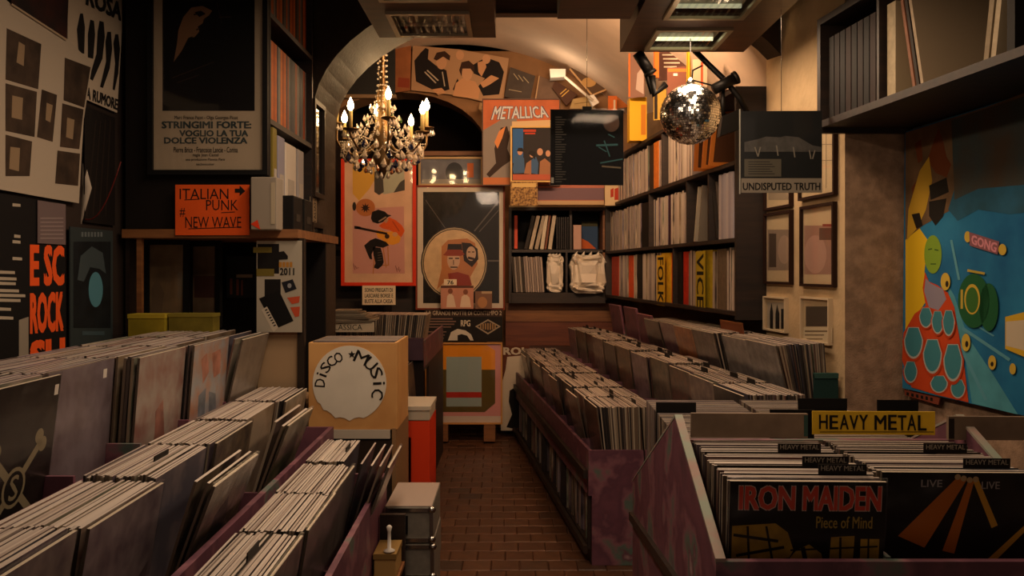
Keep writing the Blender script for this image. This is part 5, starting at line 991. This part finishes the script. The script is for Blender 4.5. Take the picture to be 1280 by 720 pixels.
cp = thing('cream_panel', 'plain cream panel below the stickered panel', 'panel', P(352, 500, YU+.02)); MB().box((-.09, 0, 0), (.075, .015, .26)).build('board', mat('a88c6a', .7), cp); MB().box((-.09, -.004, .245), (.075, 0, .26)).build('edge_strip', MIDWOOD, cp)
# mirrors on the arch leg beyond the bookcase
mw = Pan((-.918, 4.0, 0), PI/2)
MIRR = mat('8a8478', .08, 1.0)
for rect, lab, til in (((389, 134, 399.5, 242), 'tall dark-framed mirror high on the arch leg left of the chandelier', 0), ((386.5, 285, 397.5, 340), 'dark-framed mirror in the middle of the arch leg', 0), ((386.5, 350, 397, 410), 'dark-framed mirror lowest on the arch leg', 0)):
    s = Sheet('wall_mirror', lab, 'mirror', mw, rect, .006, MIRR, frame=mat('2a1f16', .5), fw=.022, part='mirror_glass', lift=.004)
s = Sheet('card', 'cream card lettered ITALIAN between the mirrors on the arch leg', 'card', mw, (386, 247, 394, 283), .003, mat('8a7a60', .7), lift=.004); s.text4('lettering', INK, 'ITALIAN', [(390.5, 281), (390.5, 250), (393, 249), (393, 281)])

# ------------------------------------------------------------------ disco box and the left floor things
cab = thing('low_cabinet', 'dark cabinet with a white top under the disco box', 'cabinet', (-.62, 3.3, 0))
MB().box((-.165, -.16, .0), (.17, .22, .745)).build('body', mat('2a2018', .7), cab); MB().box((-.165, -.165, .752), (.165, .22, .785)).build('white_top', mat('b8ae9c', .6), cab); MB().box((.172, -.165, .0), (.186, .22, .79)).build('side_board', mat('8a6a48', .6), cab)
MB().box((-.15, -.162, .4), (.15, -.16, .41)).build('door_gap', BLACK, cab)
dz = thing('disco_box', 'square plywood record box with a white DISCO MUSIC disc on its face', 'record box', P(441, 537, 3.14)); W2 = .166
bevel(MB().box((-W2, 0, 0), (W2, .012, .325)).build('front_panel', PALEWOOD, dz), .002)
for a, c, nm_ in (((-W2, .012, 0), (-W2+.012, .33, .325), 'side_panel'), ((W2-.012, .012, 0), (W2, .33, .325), 'side_panel'), ((-W2+.012, .012, 0), (W2-.012, .33, .012), 'bottom_panel'), ((-W2+.012, .318, .012), (W2-.012, .33, .325), 'back_panel')): MB().box(a, c).build(nm_, PALEWOOD, dz)
pz = Pan(dz.location, 0)
dpn = Sheet('x', '', '', pz, (391, 431, 483, 528), .002, mat('d8d0be', .7, var=.05, vs=9), root=put('white_disc_sign', None, dz, (pz.hit(437, 0)[0], -.001, pz.hit(0, 528)[1])), part='paper_disc',
            outline=[(437+46*math.cos(a*2*PI/48), 479+47*math.sin(a*2*PI/48)-(3 if 8 < a < 20 and a % 3 else 0)) for a in range(48)])
def ringtext(sh, letters, cx, cy, rad, a0, a1, hgt, wd):
    for i, ch_ in enumerate(letters):
        a = math.radians(a0+(a1-a0)*i/(len(letters)-1)); ux, uy = math.cos(a), math.sin(a); tx, ty = -uy, ux
        c0 = (cx+ux*rad, cy+uy*rad)
        wq = wd*{'i': .28, 'I': .28, 'M': 1.35, 'U': 1.05}.get(ch_, .95)
        def pt(s_, r_): return (c0[0]+tx*s_*wq/2+ux*r_*hgt/2, c0[1]+ty*s_*wq/2+uy*r_*hgt/2)
        sh.text4('letter', INK, ch_, [pt(-1, 1), pt(1, 1), pt(1, -1), pt(-1, -1)], .008)
ringtext(dpn, 'DiSCO', 437, 481, 37, -176, -112, 13, 11); ringtext(dpn, 'MUSiC', 437, 481, 37, -66, 18, 15, 13)
dpn.poly('star', INK, [(440+(5 if i % 2 == 0 else 2.1)*math.sin(i*PI/5), 443-(5 if i % 2 == 0 else 2.1)*math.cos(i*PI/5)) for i in range(10)])
for k_ in range(20):
    o = put('disco_record', RM[k_ % 3], None, (dz.location.x, dz.location.y+.03+k_*.0135, dz.location.z+.014), (0, 0, PI/2)); tag(o, 'record standing inside the plywood DISCO MUSIC box', 'record', 'records in the disco box')
rc_ = thing('red_crate', 'red open-fronted crate standing at the aisle edge', 'crate', (-.425, 3.62, 0))
for a, c in (((-.07, 0, 0), (-.055, .3, .73)), ((.055, 0, 0), (.07, .3, .73)), ((-.055, 0, .66), (.055, .3, .73)), ((-.055, .285, 0), (.055, .3, .66)), ((-.01, 0, 0), (.055, .012, .66)), ((-.055, 0, .2), (.055, .3, .22))): MB().box(a, c).build('red_board', RED, rc_)
wc = thing('white_carton', 'flat white carton on top of the red crate', 'carton', (-.42, 3.62, .732)); bevel(MB().box((-.07, 0, 0), (.065, .28, .05)).build('carton_body', mat('b0a490', .7), wc), .004); MB().box((-.074, -.004, .045), (.069, .284, .062)).build('lid', mat('bcb09c', .7), wc)
al = mat('857f74', .45, .25, var=.12, vs=30); z = 0.0
for k_ in range(5):
    fc = thing('flight_case', ['aluminium flight case lowest of the stack by the aisle', 'aluminium flight case second from the floor', 'aluminium flight case in the middle of the stack by the aisle', 'aluminium flight case second from the top, under the one with the recessed handle', 'aluminium flight case with recessed black handle on top of the stack'][k_], 'flight case', (-.340+.003*(k_ % 2), 2.93, z))
    h = .121; bevel(MB().box((-.078, -.17, 0), (.078, .14, h-.002)).build('shell', al, fc), .004)
    for zz0 in (.004, h-.018): MB().box((-.081, -.173, zz0), (.081, -.17, zz0+.012)).build('edge_rail', CHROME, fc)
    for x in (-.081, .069): MB().box((x, -.174, .0), (x+.012, -.171, h-.004)).build('corner_rail', CHROME, fc)
    for zc in (.012, h-.012): MB().lathe([(.002, -.012), (.011, -.008), (.014, 0), (.011, .008), (.002, .012)], 12, (.076, -.168, zc)).build('ball_corner', CHROME, fc)
    if k_ == 4:
        MB().box((-.066, -.1735, .03), (-.002, -.170, .09)).build('handle_recess', BLACK, fc); MB().tube([(-.058, -.18, .04), (-.058, -.184, .055), (-.01, -.184, .055), (-.01, -.18, .04)], .004, 8).build('handle', BLKMET, fc)
        MB().box((-.076, -.168, h-.002), (.076, .138, h+.0005)).build('top_sheet', mat('a08e80', .6), fc)
    z += h
bz = thing('book_shelf', 'narrow shelf of small boxes between the low bin and the flight cases', 'shelf', (-.382, 2.58, 0)); 
for z0 in (.0, .20, .34, .44): MB().box((-.04, -.06, z0), (.04, .12, z0+.012)).build('shelf_board', MIDWOOD, bz)
for x in (-.04, ): MB().box((x, .10, 0), (x+.08, .12, .60)).build('back_board', DARKWOOD, bz)
for z0, h, col, lab in ((.014, .10, '6a5028', 'brown paper box lowest in the narrow shelf'), (.214, .06, 'a8804a', 'tan card box in the narrow shelf'), (.354, .05, '2c3c4a', 'dark blue box under the tan one in the narrow shelf'), (.454, .07, 'b08c54', 'tan box at the top of the narrow shelf')):
    b_ = thing('small_box', lab, 'box', (-.386, 2.61, z0)); bevel(MB().box((-.03, -.08, 0), (.036, .05, h)).build('carton', mat(col, .7), b_)); MB().box((-.032, -.082, h-.014), (.038, .052, h+.002)).build('lid', mat('8a6c3c', .7), b_)
ln = tag(MB().lathe([(.016, 0), (.018, .004), (.006, .01), (.005, .06), (.009, .075), (.004, .08)], 10, (0, 0, 0)).build('white_figurine', WHITE, None, (-.372, 2.545, .528)), 'small white spool standing on the tan box in the narrow shelf', 'spool')
# far left bin beyond the disco box
fb = thing('far_record_bin', 'purple-sided record bin beyond the disco box with the CLASSICA label', 'record bin', (-.86, 5.6, 0))
MB().box((-.42, -.62, .50), (.335, -.604, .86)).build('end_shelf_panel', mat('1c1512', .8), fb); MB().box((-.42, -.65, .85), (.335, -.60, .98)).build('purple_end', mat('4a3844', .6, var=.2, vs=8), fb); MB().box((-.42, -.60, .78), (.335, .8, .80)).build('bottom_board', DARKWOOD, fb); MB().box((.32, -.60, .80), (.335, .8, .96)).build('side_board', MARBLE, fb); MB().box((-.42, -.60, 0), (.335, .8, .02)).build('floor_board', DARKWOOD, fb); MB().box((.32, -.3, .02), (.335, .8, .78)).build('lower_side', DARKWOOD, fb); MB().box((-.42, -.60, .02), (-.405, .8, .96)).build('left_side', DARKWOOD, fb)
shb = tag(MB().box((-.16, -.17, 0), (.17, .17, .018)).build('compartment_board', DARKWOOD, None, (-.66, 4.81, .511)), 'dark board carrying the leaning records above the red crate', 'board')
MB().box((-.16, .155, -.511), (.17, .17, 0)).build('support_panel', DARKWOOD, shb); MB().box((-.16, -.17, -.511), (-.14, .155, 0)).build('side_panel', DARKWOOD, shb)
cl = flat('classica_label', 'long cream label lettered CLASSICA behind the disco box', 'label', 4.7, (401, 402.5, 468, 415), CREAM, part='card'); cl.text('handwriting', INK, ('CLASSICA', 412, 405.5, 453, 412.5), bold=.0)
pap = thing('paper_pile', 'untidy pile of papers above the CLASSICA label', 'papers', P(434, 402, 4.78)); b_ = MB()
for k_ in range(7):
    hh = k_*.010; wq = .17-.02*abs(k_-1)
    o = MB().box((-wq, -.1, hh), (wq, .12, hh+.008), 0, Matrix.Rotation(random.uniform(-.1, .1), 4, 'Z')).build('paper', mat(('8a7c68', '9c8e78', '7a6c5a')[k_ % 3], .8), pap)


# ------------------------------------------------------------------ chandelier
CY = 4.9; cxx = (478-640)/F*CY; zc = EYE+(HZ-178)/F*CY
chn = thing('chandelier', 'crystal chandelier with candle bulbs hanging in the arch', 'chandelier', (cxx, CY, zc))
MB().lathe([(.005, .62), (.012, .58), (.02, .5), (.012, .42), (.016, .3), (.035, .24), (.02, .18), (.03, .1), (.055, .04), (.03, -.02), (.05, -.08), (.025, -.15), (.008, -.19)], 14).build('stem', BRASS, chn)
MB().tube([(0, 0, .6), (0, 0, 1.1)], .006, 6).build('chain', BRASS, chn)
cr = mat('d8c8b4', .08, 0, .8, coat=.8); 
def crystal_mat(col, name):
    m = bpy.data.materials.new(name); m.use_nodes = True; b = m.node_tree.nodes['Principled BSDF']
    b.inputs['Base Color'].default_value = lin(col); b.inputs['Transmission Weight'].default_value = .55; b.inputs['Roughness'].default_value = .05; b.inputs['IOR'].default_value = 1.5; return m
CRY = crystal_mat('f0e4d0', 'm_crystal'); BLU = crystal_mat('1c2c5a', 'm_blue_crystal'); GRN = crystal_mat('3a6a2c', 'm_green_crystal'); AMB = crystal_mat('b06a40', 'm_amber_crystal')
def drop(r, h, n=6): return MB().lathe([(.001, 0), (r*.75, -h*.45), (r, -h*.68), (r*.6, -h*.9), (.001, -h)], n, sm=False)
DM = {(c, s_): drop(*((.010, .034), (.016, .052))[s_]).mesh('crystal_drop', m) for c, m in (('c', CRY), ('b', BLU), ('g', GRN), ('a', AMB)) for s_ in (0, 1)}
flame = mat('ffd9a0', .5, emit=28.0)
FLM = MB().lathe([(.004, 0), (.013, .012), (.016, .026), (.012, .044), (.005, .06), (.001, .07)], 10).mesh('bulb', flame)
CAN = MB().lathe([(.0095, 0), (.0095, .085), (.007, .088)], 10).mesh('candle', mat('c8b070', .6))
PANM = MB().lathe([(.004, -.012), (.02, -.006), (.036, 0), (.038, .006), (.012, .008)], 14).mesh('drip_pan', BRASS)
na = 8
for k_ in range(na):
    a = 2*PI*k_/na+.28; R_ = .245 if k_ % 2 else .225; up = .115 if k_ % 2 == 0 else .06
    ca, sa = math.cos(a), math.sin(a)
    arm = MB().tube([(ca*r_, sa*r_, z_) for r_, z_ in ((.03, .0), (.08, -.05), (.14, -.075), (.2, -.05), (R_, 0), (R_, up-.03))], .0055, 6).build('arm', BRASS, chn)
    put('drip_pan', PANM, arm, (ca*R_, sa*R_, up-.03)); put('candle', CAN, arm, (ca*R_, sa*R_, up-.022))
    bu = put('bulb', FLM, arm, (ca*R_, sa*R_, up+.064))
    l = bpy.data.lights.new('candle_light', 'POINT'); l.energy = CANDLE_W; l.color = (1, .60, .27); l.shadow_soft_size = .02
    put('candle_light', l, arm, (ca*R_, sa*R_, up+.165))
    for j in range(5):
        b2 = a+(j-2)*.10; put('crystal_drop', DM[('c', 0)], arm, (ca*R_+.034*math.cos(b2*5), sa*R_+.034*math.sin(b2*5), up-.035))
chn.scale = (1.16, 1.16, 1.1)
rn = random.Random(3)
for ring, (r_, z_, n_) in enumerate(((.06, .20, 9), (.09, .14, 12), (.13, .09, 16), (.165, .04, 18), (.19, -.01, 20), (.175, -.06, 18), (.13, -.10, 14), (.08, -.13, 9), (.03, -.16, 4))):
    for k_ in range(n_):
        a = 2*PI*(k_+.5*ring)/n_; c_ = 'c'
        if ring in (4, 5) and k_ % 4 == 0: c_ = 'b'
        if ring == 7 and k_ % 2: c_ = 'a'
        if ring == 1 and k_ % 5 == 0: c_ = 'g'
        if ring == 6 and k_ % 3 == 0: c_ = 'b'
        put('crystal_drop', DM[(c_, 1 if ring in (4, 5, 6) or c_ == 'b' else 0)], chn, (r_*math.cos(a), r_*math.sin(a), z_), (rn.uniform(-.2, .2), rn.uniform(-.2, .2), rn.uniform(0, 3)))
bead = MB()
oct_ = [(1,0,0),(-1,0,0),(0,1,0),(0,-1,0),(0,0,1),(0,0,-1)]; of = [(0,2,4),(2,1,4),(1,3,4),(3,0,4),(2,0,5),(1,2,5),(3,1,5),(0,3,5)]
for k_ in range(14):
    a = 2*PI*k_/14
    for j in range(22):
        t = j/21; r_ = .025+.19*t**1.3; z_ = .30-.31*t-.10*math.sin(PI*t); bead.add([(r_*math.cos(a)+x*.0055, r_*math.sin(a)+y*.0055, z_+q_*.0055) for x, y, q_ in oct_], of)
    for j in range(16):
        t = j/15; a2 = a+2*PI/14*t; z_ = -.03-.05*math.sin(PI*t); bead.add([(.205*math.cos(a2)+x*.005, .205*math.sin(a2)+y*.005, z_+q_*.005) for x, y, q_ in oct_], of)
for j in range(60):
    a = j*1.1; bead.add([(.022*math.cos(a)+x*.007, .022*math.sin(a)+y*.007, .32+j*.005+q_*.007) for x, y, q_ in oct_], of)
tag(bead.build('bead_strings', CRY, chn), None, None, None, 'stuff')

# ------------------------------------------------------------------ mirror ball and spotlights
BY = 3.62; bc = P(863, 143, BY); br = 37.5/F*BY
mb = thing('mirror_ball', 'silver mirror ball hanging under the lit ceiling lamp', 'mirror ball', bc-Vector((0, 0, br)))
MB().lathe([(max(.001, br*.985*math.sin(PI*i/20)), br-br*.985*math.cos(PI*i/20)) for i in range(21)], 32).build('ball_core', mat('1a1a18', .5), mb)
ti = MB(); nl = 38
for i in range(nl):
    t0, t1 = PI*(i+.06)/nl, PI*(i+.94)/nl; nn = max(4, int(2*nl*math.sin((t0+t1)/2)))
    for j in range(nn):
        p0, p1 = 2*PI*(j+.05)/nn, 2*PI*(j+.95)/nn; jit = Vector((random.uniform(-1, 1), random.uniform(-1, 1), random.uniform(-1, 1)))*.0006
        j4 = [br*(1+random.uniform(-.007, .007)) for _ in range(4)]; j4 = [j4[0], j4[1], j4[2], j4[0]+j4[2]-j4[1]]
        ti.add([(j_*math.sin(t)*math.cos(p), j_*math.sin(t)*math.sin(p), br-j_*math.cos(t)) for j_, (t, p) in zip(j4, ((t0, p0), (t1, p0), (t1, p1), (t0, p1)))], [(0, 1, 2, 3)])
tag(ti.build('mirror_tiles', mat('e8e6e0', .16, 1.0), mb), None, None, None, 'stuff')
MB().lathe([(.012, 2*br-.004), (.02, 2*br+.004), (.012, 2*br+.02), (.004, 2*br+.03)], 12).build('cap', CHROME, mb); MB().tube([(0, 0, 2*br+.02), (0, 0, 2.38-(bc.z-br))], .002, 6).build('wire', BLACK, mb)
def spot(label, pa_, pb_, pc, rr, Y, drop_to=None):
    r = thing('spotlight', label, 'spotlight', P(pa_[0], pa_[1], Y)); o_ = r.location
    a, b2, c = [P(q[0], q[1], Y)-o_ for q in (pa_, pb_, pc)]
    MB().tube([a, b2], rr, 12).build('barrel', BLKMET, r); MB().tube([b2+(a-b2)*.03, b2+(b2-a)*.12], [rr*1.15, rr*1.25], 12).build('rim', BLKMET, r)
    MB().tube([(a+b2)/2+Vector((0, .02, 0)), c+Vector((0, .02, 0))], .010, 8).build('bracket', BLKMET, r)
    return r
sp1 = spot('black spotlight with jointed arm under the left end of the lamp box', (797, 66), (812, 90), (816, 116), .026, 3.85)
MB().tube([P(815, 95, 3.87)-sp1.location, P(818, 118, 3.87)-sp1.location, P(832, 105, 3.87)-sp1.location], .018, 8).build('yoke', BLKMET, sp1)
sp2 = spot('black spotlight clamp right of the mirror ball', (892, 112), (918, 98), (905, 150), .026, 3.9)
MB().tube([P(868, 63, 3.92)-sp2.location, P(885, 80, 3.92)-sp2.location, P(908, 102, 3.92)-sp2.location, P(924, 122, 3.92)-sp2.location, P(934, 140, 3.92)-sp2.location], .014, 8).build('curved_bar', BLKMET, sp2)
MB().tube([P(878, 82, 3.9)-sp2.location, P(866, 88, 3.9)-sp2.location, P(865, 100, 3.9)-sp2.location, P(880, 104, 3.9)-sp2.location, P(895, 108, 3.9)-sp2.location], .004, 6).build('cable', BLACK, sp2)
MB().prism([P(903, 145, 3.9)-sp2.location, P(925, 136, 3.9)-sp2.location, P(928, 160, 3.9)-sp2.location, P(900, 170, 3.9)-sp2.location], (0, .06, 0)).build('housing', BLKMET, sp2)
